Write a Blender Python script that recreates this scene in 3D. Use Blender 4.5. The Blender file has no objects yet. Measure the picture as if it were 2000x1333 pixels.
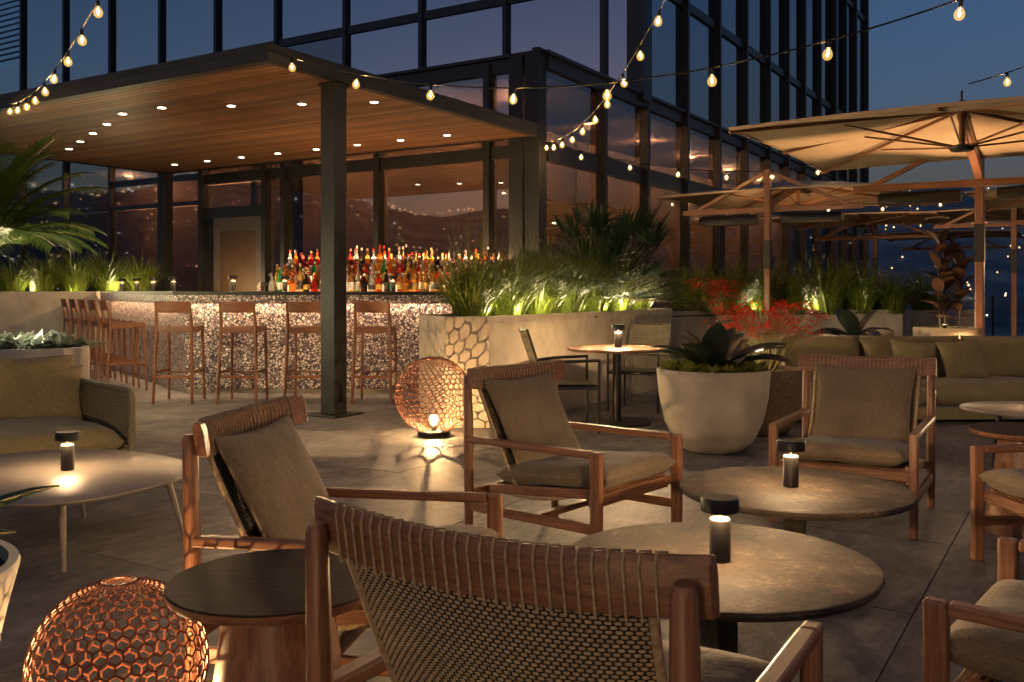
import bpy, math, random
from mathutils import Vector, Matrix
random.seed(7)
R = math.radians
sc = bpy.context.scene
col = sc.collection
# ---------------------------------------------------------------- camera, sky, light, exposure
HC, FPX, HZ = 1.30, 1826.0, 568.0
cam = bpy.data.cameras.new('camera'); cam_o = bpy.data.objects.new('camera', cam); col.objects.link(cam_o)
cam_o.location = (0, 0, HC); cam_o.rotation_euler = (R(90), 0, 0)
cam.sensor_width = 36; cam.lens = FPX / 2000 * 36; cam.shift_y = -(666.5 - HZ) / 2000
cam.clip_end = 20000; cam.clip_start = .05
sc.camera = cam_o
SUN_EL, SUN_ROT = R(-0.35), R(238)
w = bpy.data.worlds.new('World'); sc.world = w; w.use_nodes = True
nt = w.node_tree; bg = nt.nodes['Background']
sky = nt.nodes.new('ShaderNodeTexSky'); sky.sky_type = 'NISHITA'; sky.sun_disc = False
sky.sun_elevation = SUN_EL; sky.sun_rotation = SUN_ROT; sky.altitude = 100; sky.air_density = 1.0; sky.dust_density = 1.0; sky.ozone_density = 3.0
nt.links.new(sky.outputs[0], bg.inputs[0]); bg.inputs[1].default_value = 0.15
sun = bpy.data.lights.new('sun', 'SUN'); sun.energy = 0.02; sun.angle = R(25); sun.color = (1, .82, .72)
sun_o = bpy.data.objects.new('sun', sun); col.objects.link(sun_o); sun_o.rotation_euler = (R(80), 0, R(-35))
sc.view_settings.view_transform = 'Standard'; sc.view_settings.look = 'None'
sc.view_settings.gamma = 1; sc.view_settings.use_curve_mapping = False
sc.view_settings.exposure = 1.4
sc.render.engine = 'CYCLES'
cy = sc.cycles
cy.use_denoising = True; cy.max_bounces = 6; cy.diffuse_bounces = 3; cy.glossy_bounces = 3; cy.transmission_bounces = 5
cy.transparent_max_bounces = 12; cy.sample_clamp_indirect = 3.0; cy.caustics_reflective = False; cy.caustics_refractive = False
cy.blur_glossy = .5
WARM = (1.0, .56, .24)
# ---------------------------------------------------------------- helpers
def V(*a): return Vector(a)
def gnd(u, v, z=0.0):
    y = FPX * (HC - z) / (v - HZ); return V((u - 1000) / FPX * y, y, z)
def at(u, v, y): return V((u - 1000) / FPX * y, y, HC - (v - HZ) / FPX * y)

class MB:
    def __init__(s): s.v = []; s.f = []
    def add(s, vs, fs):
        n = len(s.v); s.v += [tuple(p) for p in vs]; s.f += [tuple(i + n for i in f) for f in fs]; return s
    def hexa(s, p):
        return s.add(p, [(0, 3, 2, 1), (4, 5, 6, 7), (0, 1, 5, 4), (1, 2, 6, 5), (2, 3, 7, 6), (3, 0, 4, 7)])
    def box(s, x0, x1, y0, y1, z0, z1):
        return s.hexa([(x0, y0, z0), (x1, y0, z0), (x1, y1, z0), (x0, y1, z0), (x0, y0, z1), (x1, y0, z1), (x1, y1, z1), (x0, y1, z1)])
    def bar(s, p, q, w, h, up=(0, 0, 1), w2=None, h2=None):
        p, q = Vector(p), Vector(q); d = (q - p).normalized(); up = Vector(up)
        if abs(d.dot(up)) > .98: up = V(0, 1, 0)
        x = d.cross(up).normalized(); z = x.cross(d)
        w2 = w if w2 is None else w2; h2 = h if h2 is None else h2
        a = [p - x * w / 2 - z * h / 2, p + x * w / 2 - z * h / 2, p + x * w / 2 + z * h / 2, p - x * w / 2 + z * h / 2]
        b = [q - x * w2 / 2 - z * h2 / 2, q + x * w2 / 2 - z * h2 / 2, q + x * w2 / 2 + z * h2 / 2, q - x * w2 / 2 + z * h2 / 2]
        return s.add(a + b, [(0, 1, 2, 3), (7, 6, 5, 4), (0, 4, 5, 1), (1, 5, 6, 2), (2, 6, 7, 3), (3, 7, 4, 0)])
    def tube(s, pts, r, n=8, cap=True):
        pts = [Vector(p) for p in pts]; rr = r if isinstance(r, (list, tuple)) else [r] * len(pts)
        vs = []; fs = []; ref = None
        for i, p in enumerate(pts):
            d = (pts[min(i + 1, len(pts) - 1)] - pts[max(i - 1, 0)]).normalized()
            if ref is None: ref = V(0, 0, 1) if abs(d.z) < .9 else V(1, 0, 0)
            x = d.cross(ref).normalized(); y = x.cross(d).normalized()
            for k in range(n):
                a = 2 * math.pi * k / n; vs.append(p + (x * math.cos(a) + y * math.sin(a)) * rr[i])
        for i in range(len(pts) - 1):
            for k in range(n):
                fs.append((i * n + k, (i + 1) * n + k, (i + 1) * n + (k + 1) % n, i * n + (k + 1) % n))
        if cap: fs += [tuple(range(n)), tuple(reversed(range((len(pts) - 1) * n, len(pts) * n)))]
        return s.add(vs, fs)
    def lathe(s, prof, n=24, c=(0, 0, 0)):
        vs = []; fs = []
        for r, z in prof:
            for k in range(n):
                a = 2 * math.pi * k / n; vs.append((c[0] + r * math.cos(a), c[1] + r * math.sin(a), c[2] + z))
        for i in range(len(prof) - 1):
            for k in range(n):
                fs.append((i * n + k, i * n + (k + 1) % n, (i + 1) * n + (k + 1) % n, (i + 1) * n + k))
        fs += [tuple(reversed(range(n))), tuple(range((len(prof) - 1) * n, len(prof) * n))]
        return s.add(vs, fs)
    def prism(s, poly, z0, z1):
        n = len(poly)
        vs = [(p[0], p[1], z0) for p in poly] + [(p[0], p[1], z1) for p in poly]
        return s.add(vs, [tuple(reversed(range(n))), tuple(range(n, 2 * n))] + [(i, (i + 1) % n, n + (i + 1) % n, n + i) for i in range(n)])
    def sphere(s, c, r, n=10, m=6, sz=1):
        prof = [(max(r * math.sin(math.pi * i / m), 1e-4), -r * sz * math.cos(math.pi * i / m)) for i in range(m + 1)]
        return s.lathe(prof, n, c)
    def leaf(s, base, d, length, width, bend=.4, n=4, fold=.15, up=(0, 0, 1), tip=0.0, wpos=.45):
        """a folded, bending leaf blade; d is its starting direction, it droops against up"""
        p = Vector(base); d = Vector(d).normalized(); up = Vector(up)
        side = d.cross(up)
        side = side.normalized() if side.length > 1e-3 else V(1, 0, 0)
        vs = []; fs = []
        for i in range(n + 1):
            t = i / n
            wd = width * (math.sin(math.pi * min(1, max(0, (t / wpos * .5 if t < wpos else .5 + (t - wpos) / (1 - wpos) * .5))))) ** .8 if 0 < t < 1 else width * (.12 if t == 0 else tip)
            nn = side.cross(d).normalized()
            vs += [p - side * wd / 2 + nn * wd * fold, p, p + side * wd / 2 + nn * wd * fold]
            p = p + d * length / n
            d = (d - up * bend / n * (1 + t)).normalized()
        for i in range(n):
            fs += [(3 * i, 3 * i + 1, 3 * i + 4, 3 * i + 3), (3 * i + 1, 3 * i + 2, 3 * i + 5, 3 * i + 4)]
        return s.add(vs, fs)
    def mesh(s, name, m, smooth=None):
        me = bpy.data.meshes.new(name); me.from_pydata(s.v, [], s.f); me.validate()
        if m: me.materials.append(m)
        if smooth is not None:
            for p in me.polygons: p.use_smooth = True
            me.set_sharp_from_angle(angle=R(smooth))
        return me
    def build(s, name, m, parent=None, smooth=None, bevel=0, kind=None, label=None):
        o = bpy.data.objects.new(name, s.mesh(name, m, smooth)); col.objects.link(o); o.parent = parent
        if bevel:
            b = o.modifiers.new('bevel', 'BEVEL'); b.width = bevel; b.segments = 2; b.limit_method = 'ANGLE'; b.angle_limit = R(40)
        if kind: o['kind'] = kind
        if label: o['label'] = label
        return o

def tag(o, label, cat, group=None):
    o['label'] = label; o['category'] = cat
    if group: o['group'] = group
    return o
def empty(name, loc=(0, 0, 0), rz=0.0, label=None, cat=None, group=None):
    o = bpy.data.objects.new(name, None); col.objects.link(o); o.location = loc; o.rotation_euler = (0, 0, rz); o.empty_display_size = .1
    if label: tag(o, label, cat, group)
    return o
def copy_tree(o, parent=None):
    c = o.copy(); col.objects.link(c); c.parent = parent
    for ch in list(o.children): copy_tree(ch, c)
    return c
def place(proto, first, loc, rz, label=None, group=None, scale=None):
    o = proto if first else copy_tree(proto)
    o.location = loc; o.rotation_euler = (0, 0, rz)
    if scale: o.scale = (scale,) * 3
    if label: o['label'] = label
    if group: o['group'] = group
    return o
def part(o, name, mesh, parent):
    c = bpy.data.objects.new(name, mesh); col.objects.link(c); c.parent = parent; return c
def facing(fx, fy): return math.atan2(fy, fx) - math.pi / 2

# ---------------------------------------------------------------- materials
def newmat(name):
    m = bpy.data.materials.new(name); m.use_nodes = True
    return m, m.node_tree, m.node_tree.nodes['Principled BSDF']
def N(t, typ, **kw):
    n = t.nodes.new(typ)
    for k, v in kw.items():
        if k.startswith('i_'): n.inputs[k[2:].replace('_', ' ')].default_value = v
        else: setattr(n, k, v)
    return n
def coords(t, scale=(1, 1, 1), src='Object', rot=(0, 0, 0)):
    tc = N(t, 'ShaderNodeTexCoord'); mp = N(t, 'ShaderNodeMapping'); t.links.new(tc.outputs[src], mp.inputs[0])
    mp.inputs['Scale'].default_value = scale; mp.inputs['Rotation'].default_value = rot; return mp.outputs[0]
def ramp(t, fac, stops):
    r = N(t, 'ShaderNodeValToRGB'); t.links.new(fac, r.inputs[0])
    while len(r.color_ramp.elements) < len(stops): r.color_ramp.elements.new(.5)
    for e, (p, c) in zip(r.color_ramp.elements, stops): e.position = p; e.color = (*c, 1)
    return r.outputs[0]
def noise(t, vec, scale, detail=4, rough=.55, dist=0):
    n = N(t, 'ShaderNodeTexNoise'); t.links.new(vec, n.inputs['Vector'])
    n.inputs['Scale'].default_value = scale; n.inputs['Detail'].default_value = detail; n.inputs['Roughness'].default_value = rough; n.inputs['Distortion'].default_value = dist
    return n.outputs[0]
def bump(t, b, h, strength=.2, dist=.01):
    n = N(t, 'ShaderNodeBump'); t.links.new(h, n.inputs['Height']); n.inputs['Strength'].default_value = strength; n.inputs['Distance'].default_value = dist
    t.links.new(n.outputs[0], b.inputs['Normal'])
def randomise(t, colour, amount=.15):
    oi = N(t, 'ShaderNodeObjectInfo'); mr = N(t, 'ShaderNodeMapRange'); t.links.new(oi.outputs['Random'], mr.inputs[0])
    mr.inputs['To Min'].default_value = 1 - amount; mr.inputs['To Max'].default_value = 1 + amount
    h = N(t, 'ShaderNodeHueSaturation'); t.links.new(mr.outputs[0], h.inputs['Value']); t.links.new(colour, h.inputs['Color']); return h.outputs[0]
def plain(name, c, rough=.5, metal=0, var=.15, scale=6, bmp=0, rnd=0, spec=None):
    m, t, b = newmat(name)
    f = noise(t, coords(t), scale, 5)
    c0 = tuple(x * (1 - var) for x in c); c1 = tuple(min(1, x * (1 + var)) for x in c)
    out = ramp(t, f, [(.3, c0), (.7, c1)])
    if rnd: out = randomise(t, out, rnd)
    t.links.new(out, b.inputs['Base Color']); b.inputs['Roughness'].default_value = rough; b.inputs['Metallic'].default_value = metal
    if spec is not None: b.inputs['Specular IOR Level'].default_value = spec
    if bmp: bump(t, b, f, bmp, .004)
    return m
def wood(name, dark, light, axis='z', rough=.42, sc_=1.0, rnd=.12):
    m, t, b = newmat(name)
    s = {'x': (1.8, 34, 34), 'y': (34, 1.8, 34), 'z': (34, 34, 1.8)}[axis]
    v = coords(t, tuple(k * sc_ for k in s))
    f = noise(t, v, 1.6, 6, .6, .6)
    f2 = noise(t, v, 7, 3, .6)
    mx = N(t, 'ShaderNodeMix', data_type='FLOAT'); mx.inputs[0].default_value = .35; t.links.new(f, mx.inputs[2]); t.links.new(f2, mx.inputs[3])
    out = ramp(t, mx.outputs[0], [(.32, dark), (.5, tuple((a + c) / 2 for a, c in zip(dark, light))), (.68, light)])
    out = randomise(t, out, rnd)
    t.links.new(out, b.inputs['Base Color']); b.inputs['Roughness'].default_value = rough
    bump(t, b, mx.outputs[0], .18, .003); return m
def emit(name, c, s):
    m, t, b = newmat(name); b.inputs['Base Color'].default_value = (*c, 1)
    b.inputs['Emission Color'].default_value = (*c, 1); b.inputs['Emission Strength'].default_value = s; return m
def fabric(name, c, fine=420, rough=.9):
    m, t, b = newmat(name)
    v = coords(t); big = noise(t, v, 5, 3)
    a1 = noise(t, coords(t, (fine, fine * .08, fine * .08)), 1, 2); a2 = noise(t, coords(t, (fine * .08, fine * .3, fine)), 1, 2)
    ad = N(t, 'ShaderNodeMath', operation='ADD'); t.links.new(a1, ad.inputs[0]); t.links.new(a2, ad.inputs[1])
    hf = N(t, 'ShaderNodeMath', operation='MULTIPLY_ADD'); t.links.new(ad.outputs[0], hf.inputs[0]); hf.inputs[1].default_value = .62; bs = N(t, 'ShaderNodeMath', operation='MULTIPLY'); bs.inputs[1].default_value = .35; t.links.new(big, bs.inputs[0]); t.links.new(bs.outputs[0], hf.inputs[2])
    out = ramp(t, hf.outputs[0], [(.60, tuple(x * .66 for x in c)), (1.0, tuple(min(1, x * 1.3) for x in c))])
    t.links.new(out, b.inputs['Base Color']); b.inputs['Roughness'].default_value = rough; b.inputs['Specular IOR Level'].default_value = .2
    b.inputs['Sheen Weight'].default_value = .15
    n1 = N(t, 'ShaderNodeBump'); t.links.new(noise(t, coords(t), 7, 3, .5, .8), n1.inputs['Height']); n1.inputs['Strength'].default_value = .35; n1.inputs['Distance'].default_value = .03
    n2 = N(t, 'ShaderNodeBump'); t.links.new(ad.outputs[0], n2.inputs['Height']); n2.inputs['Strength'].default_value = .45; n2.inputs['Distance'].default_value = .002
    t.links.new(n1.outputs[0], n2.inputs['Normal']); t.links.new(n2.outputs[0], b.inputs['Normal']); return m
def leafmat(name, c0, c1, trans=.25, rough=.42, scale=3):
    m, t, b = newmat(name)
    f = noise(t, coords(t), scale, 3)
    out = randomise(t, ramp(t, f, [(.3, c0), (.7, c1)]), .25)
    t.links.new(out, b.inputs['Base Color']); b.inputs['Roughness'].default_value = rough
    tr = N(t, 'ShaderNodeBsdfTranslucent'); t.links.new(out, tr.inputs[0]); mx = N(t, 'ShaderNodeMixShader'); mx.inputs[0].default_value = trans
    t.links.new(b.outputs[0], mx.inputs[1]); t.links.new(tr.outputs[0], mx.inputs[2]); t.links.new(mx.outputs[0], t.nodes['Material Output'].inputs[0]); return m
def clear(name, c, gloss=.1, glow=None):
    m, t, b = newmat(name); t.nodes.remove(b)
    tp = N(t, 'ShaderNodeBsdfTransparent'); tp.inputs[0].default_value = (*c, 1)
    gl = N(t, 'ShaderNodeBsdfGlossy'); gl.inputs['Roughness'].default_value = .05
    mx = N(t, 'ShaderNodeMixShader'); mx.inputs[0].default_value = gloss; t.links.new(tp.outputs[0], mx.inputs[1]); t.links.new(gl.outputs[0], mx.inputs[2])
    out = mx.outputs[0]
    if glow:
        em = N(t, 'ShaderNodeEmission'); em.inputs[0].default_value = (*glow[0], 1); em.inputs[1].default_value = glow[1]
        ad = N(t, 'ShaderNodeAddShader'); t.links.new(out, ad.inputs[0]); t.links.new(em.outputs[0], ad.inputs[1]); out = ad.outputs[0]
    t.links.new(out, t.nodes['Material Output'].inputs[0]); return m

TD, TL = (.085, .036, .018), (.33, .15, .074)
M = {}
for ax in 'xyz': M['teak_' + ax] = wood('teak_' + ax, TD, TL, ax)
for ax in 'xyz': M['stool_' + ax] = wood('stool_wood_' + ax, (.10, .035, .014), (.27, .10, .042), ax)
for ax in 'xyz': M['mast_' + ax] = wood('mast_wood_' + ax, (.13, .05, .02), (.30, .13, .06), ax)
M['soffit'] = wood('soffit_wood', (.13, .055, .024), (.36, .18, .085), 'y', .5, .6, .34)
M['walnut'] = wood('dark_tabletop_wood', (.014, .007, .005), (.062, .033, .021), 'x', .7)
M['walnut'].node_tree.nodes['Principled BSDF'].inputs['Specular IOR Level'].default_value = .15
M['linen'] = fabric('linen', (.165, .128, .082))
M['olive'] = fabric('olive_linen', (.185, .16, .085))
M['cord'] = plain('woven_cord', (.36, .275, .17), .8, 0, .35, 90, 0, 0, .2)
M['cord_dark'] = plain('dark_webbing', (.022, .016, .011), .85, 0, .3, 60)
M['cord_lit'] = plain('lamplit_cord', (.30, .14, .06), .8, 0, .35, 90)  # orange light on the seat weave is put into this cord colour
M['rope'] = plain('olive_rope', (.17, .15, .09), .85, 0, .3, 70)
M['black'] = plain('black_metal', (.022, .021, .02), .42, .6, .25, 9, .05)
M['steel'] = plain('charcoal_steel', (.020, .020, .019), .5, .3, .25, 5, .05)
M['bronze'] = plain('bronze_frame', (.034, .032, .029), .4, .5, .15, 4)
M['lamp'] = plain('bronze_lamp_metal', (.009, .007, .006), .5, .2, .15, 8)
M['copper'] = plain('copper_wire', (.15, .05, .028), .4, .4, .35, 30)
M['concrete'] = plain('concrete', (.34, .30, .24), .8, 0, .2, 4, .25)
M['pale'] = plain('pale_concrete', (.46, .43, .38), .75, 0, .14, 5, .2)
M['white'] = plain('pale_tabletop', (.25, .22, .19), .5, 0, .12, 4, .05)
M['soil'] = plain('dark_soil', (.018, .014, .010), .95, 0, .5, 30, .5)
M['door'] = plain('brass_door', (.11, .062, .032), .4, .4, .25, 2)
M['door_trim'] = plain('bronze_door_trim', (.10, .082, .06), .5, .2)
M['canvas'] = None
M['grass'] = leafmat('grass_blade', (.045, .085, .010), (.21, .25, .035), .32, .42, 28)
M['reed'] = leafmat('reed_blade', (.07, .10, .02), (.20, .24, .07), .3)
M['palm'] = leafmat('palm_leaf', (.035, .08, .012), (.12, .19, .035), .35, .42, 12)
M['fern'] = leafmat('dark_fern', (.012, .035, .012), (.03, .07, .02), .2)
M['cover'] = leafmat('ground_cover', (.11, .13, .015), (.32, .32, .05), .25, .5, 9)
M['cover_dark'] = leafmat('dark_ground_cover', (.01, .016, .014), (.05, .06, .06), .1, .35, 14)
M['succulent'] = leafmat('pale_succulent', (.10, .14, .10), (.34, .38, .30), .15, .45, 9)
M['ti'] = leafmat('dark_cordyline_leaf', (.012, .016, .014), (.035, .05, .035), .1, .3, 6)
M['rubber'] = leafmat('rubber_leaf', (.03, .035, .02), (.16, .07, .045), .15, .28, 4)
M['agave'] = leafmat('agave_leaf', (.012, .045, .014), (.03, .09, .03), .1, .35, 2)
M['agave_rim'] = plain('agave_margin', (.35, .30, .14), .5)
M['red'] = leafmat('red_petal', (.42, .012, .008), (.70, .04, .012), .4, .6, 20)
M['stem'] = leafmat('thin_stem', (.12, .12, .04), (.22, .17, .06), .1)
M['bark'] = plain('bark', (.08, .055, .035), .9, 0, .4, 40, .4)
M['bulb'] = clear('bulb_glass', (1, .93, .75), .07, ((1, .62, .14), .16))
M['filament'] = emit('bulb_filament', (1, .60, .25), 560)
M['lantern_fil'] = emit('lantern_filament', (1, .66, .28), 90)
M['lantern_glass'] = clear('lantern_bulb_glass', (1, .95, .85), .05, ((1, .62, .22), 1.6))
M['led'] = emit('warm_led', (1, .62, .30), 4)
M['led_soft'] = emit('lit_riser_panel', (1, .60, .30), .75)
M['downled'] = emit('downlight_lens', (1, .80, .58), 9)
M['lamp_glow'] = emit('lamp_diffuser', (1, .74, .42), .8)
M['rail_glass'] = clear('balustrade_glass', (.78, .84, .84), .08)

def mk_canvas():
    m, t, b = newmat('tan_canvas')
    f = noise(t, coords(t), 3, 4); out = ramp(t, f, [(.3, (.36, .27, .175)), (.7, (.45, .345, .23))])
    t.links.new(out, b.inputs['Base Color']); b.inputs['Roughness'].default_value = .85
    tr = N(t, 'ShaderNodeBsdfTranslucent'); t.links.new(out, tr.inputs[0]); mx = N(t, 'ShaderNodeMixShader'); mx.inputs[0].default_value = .12
    t.links.new(b.outputs[0], mx.inputs[1]); t.links.new(tr.outputs[0], mx.inputs[2]); t.links.new(mx.outputs[0], t.nodes['Material Output'].inputs[0])
    bump(t, b, f, .15, .02); return m
M['canvas'] = mk_canvas()
def mk_canvas_top():
    m, t, b = newmat('slate_canvas')
    f = noise(t, coords(t), 3, 4); out = ramp(t, f, [(.3, (.12, .13, .15)), (.7, (.17, .18, .20))])
    t.links.new(out, b.inputs['Base Color']); b.inputs['Roughness'].default_value = .85; return m
M['canvas_top'] = mk_canvas_top()
def mk_glass():
    m, t, b = newmat('facade_glass')
    b.inputs['Base Color'].default_value = (.008, .009, .011, 1); b.inputs['Roughness'].default_value = .025; b.inputs['IOR'].default_value = 4.6
    v = coords(t, (1, 1, 1)); bump(t, b, noise(t, v, .7, 2), .012, .1); return m
M['glass'] = mk_glass()
def mk_glass_low():
    m, t, b = newmat('clear_facade_glass'); b.inputs['Base Color'].default_value = (.008, .009, .011, 1); b.inputs['Roughness'].default_value = .02; b.inputs['IOR'].default_value = 3.6
    bump(t, b, noise(t, coords(t), .7, 2), .012, .1)
    tp = N(t, 'ShaderNodeBsdfTransparent'); tp.inputs[0].default_value = (.62, .58, .54, 1); mx = N(t, 'ShaderNodeMixShader'); mx.inputs[0].default_value = .42
    t.links.new(b.outputs[0], mx.inputs[1]); t.links.new(tp.outputs[0], mx.inputs[2]); t.links.new(mx.outputs[0], t.nodes['Material Output'].inputs[0]); return m
M['glass_low'] = mk_glass_low()
M['inner'] = plain('interior_plaster', (.30, .20, .13), .8, 0, .35, .8)
def mk_terrazzo():
    m, t, b = newmat('shell_terrazzo')
    v = coords(t)
    vo = N(t, 'ShaderNodeTexVoronoi', feature='DISTANCE_TO_EDGE'); t.links.new(v, vo.inputs['Vector']); vo.inputs['Scale'].default_value = 30
    vc = N(t, 'ShaderNodeTexVoronoi', feature='F1'); t.links.new(v, vc.inputs['Vector']); vc.inputs['Scale'].default_value = 30
    sx = N(t, 'ShaderNodeSeparateColor'); t.links.new(vc.outputs['Color'], sx.inputs[0])
    stone = ramp(t, sx.outputs[0], [(0, (.10, .075, .085)), (.22, (.30, .21, .18)), (.42, (.55, .44, .36)), (1, (.80, .70, .60))])
    g = N(t, 'ShaderNodeMapRange'); t.links.new(vo.outputs['Distance'], g.inputs[0]); g.inputs['From Min'].default_value = .07; g.inputs['From Max'].default_value = .16
    mx = N(t, 'ShaderNodeMix', data_type='RGBA'); t.links.new(g.outputs[0], mx.inputs[0]); mx.inputs[6].default_value = (.035, .026, .045, 1); t.links.new(stone, mx.inputs[7])
    t.links.new(mx.outputs[2], b.inputs['Base Color']); b.inputs['Roughness'].default_value = .35
    bump(t, b, g.outputs[0], .3, .006); return m
M['terrazzo'] = mk_terrazzo()
def mk_floor():
    m, t, b = newmat('stone_paving')
    v = coords(t, (1, 1, 1), 'Object')
    oi = N(t, 'ShaderNodeObjectInfo'); off = N(t, 'ShaderNodeVectorMath', operation='SCALE'); off.inputs[0].default_value = (31, 17, 0); t.links.new(oi.outputs['Random'], off.inputs['Scale'])
    av = N(t, 'ShaderNodeVectorMath', operation='ADD'); t.links.new(v, av.inputs[0]); t.links.new(off.outputs[0], av.inputs[1])
    st = N(t, 'ShaderNodeVectorMath', operation='MULTIPLY'); t.links.new(av.outputs[0], st.inputs[0]); st.inputs[1].default_value = (1, 2.2, 1)
    big = noise(t, av.outputs[0], 2.2, 5); fine = noise(t, st.outputs[0], 7, 8, .7, .4)
    mx = N(t, 'ShaderNodeMix', data_type='FLOAT'); mx.inputs[0].default_value = .6; t.links.new(big, mx.inputs[2]); t.links.new(fine, mx.inputs[3])
    out = ramp(t, mx.outputs[0], [(.38, (.05, .045, .045)), (.47, (.115, .104, .101)), (.54, (.17, .156, .150)), (.66, (.28, .258, .243))])
    out = randomise(t, out, .16)
    t.links.new(out, b.inputs['Base Color'])
    rr = N(t, 'ShaderNodeMapRange'); t.links.new(fine, rr.inputs[0]); rr.inputs['To Min'].default_value = .42; rr.inputs['To Max'].default_value = .78; t.links.new(rr.outputs[0], b.inputs['Roughness'])
    bump(t, b, fine, .6, .008); return m
M['floor'] = mk_floor()
M['joint'] = plain('paving_joint', (.05, .044, .04), .9)
def mk_stone():
    m, t, b = newmat('cracked_stone')
    v = coords(t); n1 = noise(t, v, 38, 10, .85); n2 = noise(t, v, 5, 5, .65)
    mx = N(t, 'ShaderNodeMix', data_type='FLOAT'); mx.inputs[0].default_value = .5; t.links.new(n1, mx.inputs[2]); t.links.new(n2, mx.inputs[3])
    base = ramp(t, mx.outputs[0], [(.41, (.012, .008, .005)), (.48, (.052, .034, .021)), (.54, (.082, .056, .035)), (.62, (.23, .165, .105))])
    wv = N(t, 'ShaderNodeVectorMath', operation='MULTIPLY_ADD'); nn = N(t, 'ShaderNodeTexNoise'); t.links.new(v, nn.inputs['Vector']); nn.inputs['Scale'].default_value = 8
    t.links.new(nn.outputs['Color'], wv.inputs[0]); wv.inputs[1].default_value = (.12, .12, .12); t.links.new(v, wv.inputs[2])
    vo = N(t, 'ShaderNodeTexVoronoi', feature='DISTANCE_TO_EDGE'); t.links.new(wv.outputs[0], vo.inputs['Vector']); vo.inputs['Scale'].default_value = 1.7
    cr = N(t, 'ShaderNodeMapRange'); t.links.new(vo.outputs['Distance'], cr.inputs[0]); cr.inputs['From Min'].default_value = .0; cr.inputs['From Max'].default_value = .012
    patch = noise(t, v, 3.1, 2)
    pm = N(t, 'ShaderNodeMapRange'); t.links.new(patch, pm.inputs[0]); pm.inputs['From Min'].default_value = .42; pm.inputs['From Max'].default_value = .5
    mxx = N(t, 'ShaderNodeMath', operation='MAXIMUM'); t.links.new(cr.outputs[0], mxx.inputs[0]); t.links.new(pm.outputs[0], mxx.inputs[1])
    c = N(t, 'ShaderNodeMix', data_type='RGBA'); t.links.new(mxx.outputs[0], c.inputs[0]); c.inputs[6].default_value = (.03, .022, .015, 1); t.links.new(base, c.inputs[7])
    t.links.new(c.outputs[2], b.inputs['Base Color']); b.inputs['Roughness'].default_value = .75
    bump(t, b, n1, .8, .006); return m
M['stone'] = mk_stone()

# ---------------------------------------------------------------- lamps (fixtures carry them, some added for fill)
def lamp(name, loc, power, parent=None, typ='POINT', c=WARM, size=.02, linear=False, rot=None, spot=None, sy=None, spread=None):
    l = bpy.data.lights.new(name, typ); l.energy = power; l.color = c
    if typ == 'AREA':
        l.shape = 'RECTANGLE'; l.size = size; l.size_y = sy or size
        if spread: l.spread = spread
    else: l.shadow_soft_size = size
    if typ == 'SPOT': l.spot_size = spot[0]; l.spot_blend = spot[1]
    if linear:
        l.use_nodes = True; t = l.node_tree; e = t.nodes['Emission']; lf = N(t, 'ShaderNodeLightFalloff'); lf.inputs['Strength'].default_value = 1
        mm = N(t, 'ShaderNodeMath', operation='MULTIPLY_ADD'); t.links.new(lf.outputs['Linear'], mm.inputs[0]); mm.inputs[1].default_value = linear; mm.inputs[2].default_value = 1 - linear
        t.links.new(mm.outputs[0], e.inputs['Strength'])
    o = bpy.data.objects.new(name, l); col.objects.link(o); o.location = loc; o.parent = parent
    if rot: o.rotation_euler = rot
    return o
# ================================================================ SETTING
RZ = math.atan2(.8503, .5263); UR = V(.5263, .8503, 0); UL = V(-.8503, .5263, 0); P1 = V(.43, 13.30, 0)
def B(a, b, z=0): return P1 + UR * a + UL * b + V(0, 0, z)
def AB(p): q = Vector(p) - P1; return q.dot(UR), q.dot(UL)
# --- ground of the city far below, hills, sky glow comes from the world
def hill_h(az, r):
    a = az
    top = 150 + 45 * math.sin(a * 3 + 1.0) + 30 * math.sin(a * 7 + .4) + 14 * math.sin(a * 17) + 7 * math.sin(a * 41 + 2)
    k = max(0, min(1, (r - 500) / 1500)); k2 = max(0, min(1, (r - 2000) / 1500))
    return -70 + (top + 70) * (k * k * (3 - 2 * k)) + 40 * k2 * math.sin(a * 5 + 2) + (6 * math.sin(r * .013 + a * 23) if r > 600 else 0)
mb = MB(); NA = 180; rs = [35, 120, 350, 600, 800, 1000, 1200, 1400, 1600, 1800, 2000, 2300, 2700, 3300]
for r in rs:
    for k in range(NA):
        a = 2 * math.pi * k / NA; mb.v.append((r * math.sin(a), r * math.cos(a), hill_h(a, r)))
for i in range(len(rs) - 1):
    for k in range(NA):
        mb.f.append((i * NA + k, i * NA + (k + 1) % NA, (i + 1) * NA + (k + 1) % NA, (i + 1) * NA + k))
mb.f.append(tuple(range(NA)))
def mk_hill():
    m, t, b = newmat('hillside'); f = noise(t, coords(t), .02, 6)
    t.links.new(ramp(t, f, [(.35, (.12, .13, .14)), (.65, (.27, .27, .26))]), b.inputs['Base Color']); b.inputs['Roughness'].default_value = .95; return m
mb.build('hills', mk_hill(), kind='structure', smooth=60)
rc = random.Random(3); mbs = {'warm': MB(), 'white': MB(), 'red': MB()}
for i in range(5200):
    az = rc.uniform(0, 2 * math.pi); r = rc.uniform(620, 1950)
    if rc.random() < .35: az = az + .05 * math.sin(r * .02); r = round(r / 130) * 130 + rc.uniform(-8, 8)
    z = hill_h(az, r) + rc.uniform(3, 9); s = rc.uniform(.5, 1.25) * r / 1100
    x, y = r * math.sin(az), r * math.cos(az); k = rc.choices(['warm', 'white', 'red'], [.68, .26, .06])[0]
    mbs[k].sphere((x, y, z), s, 5, 3)
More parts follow.
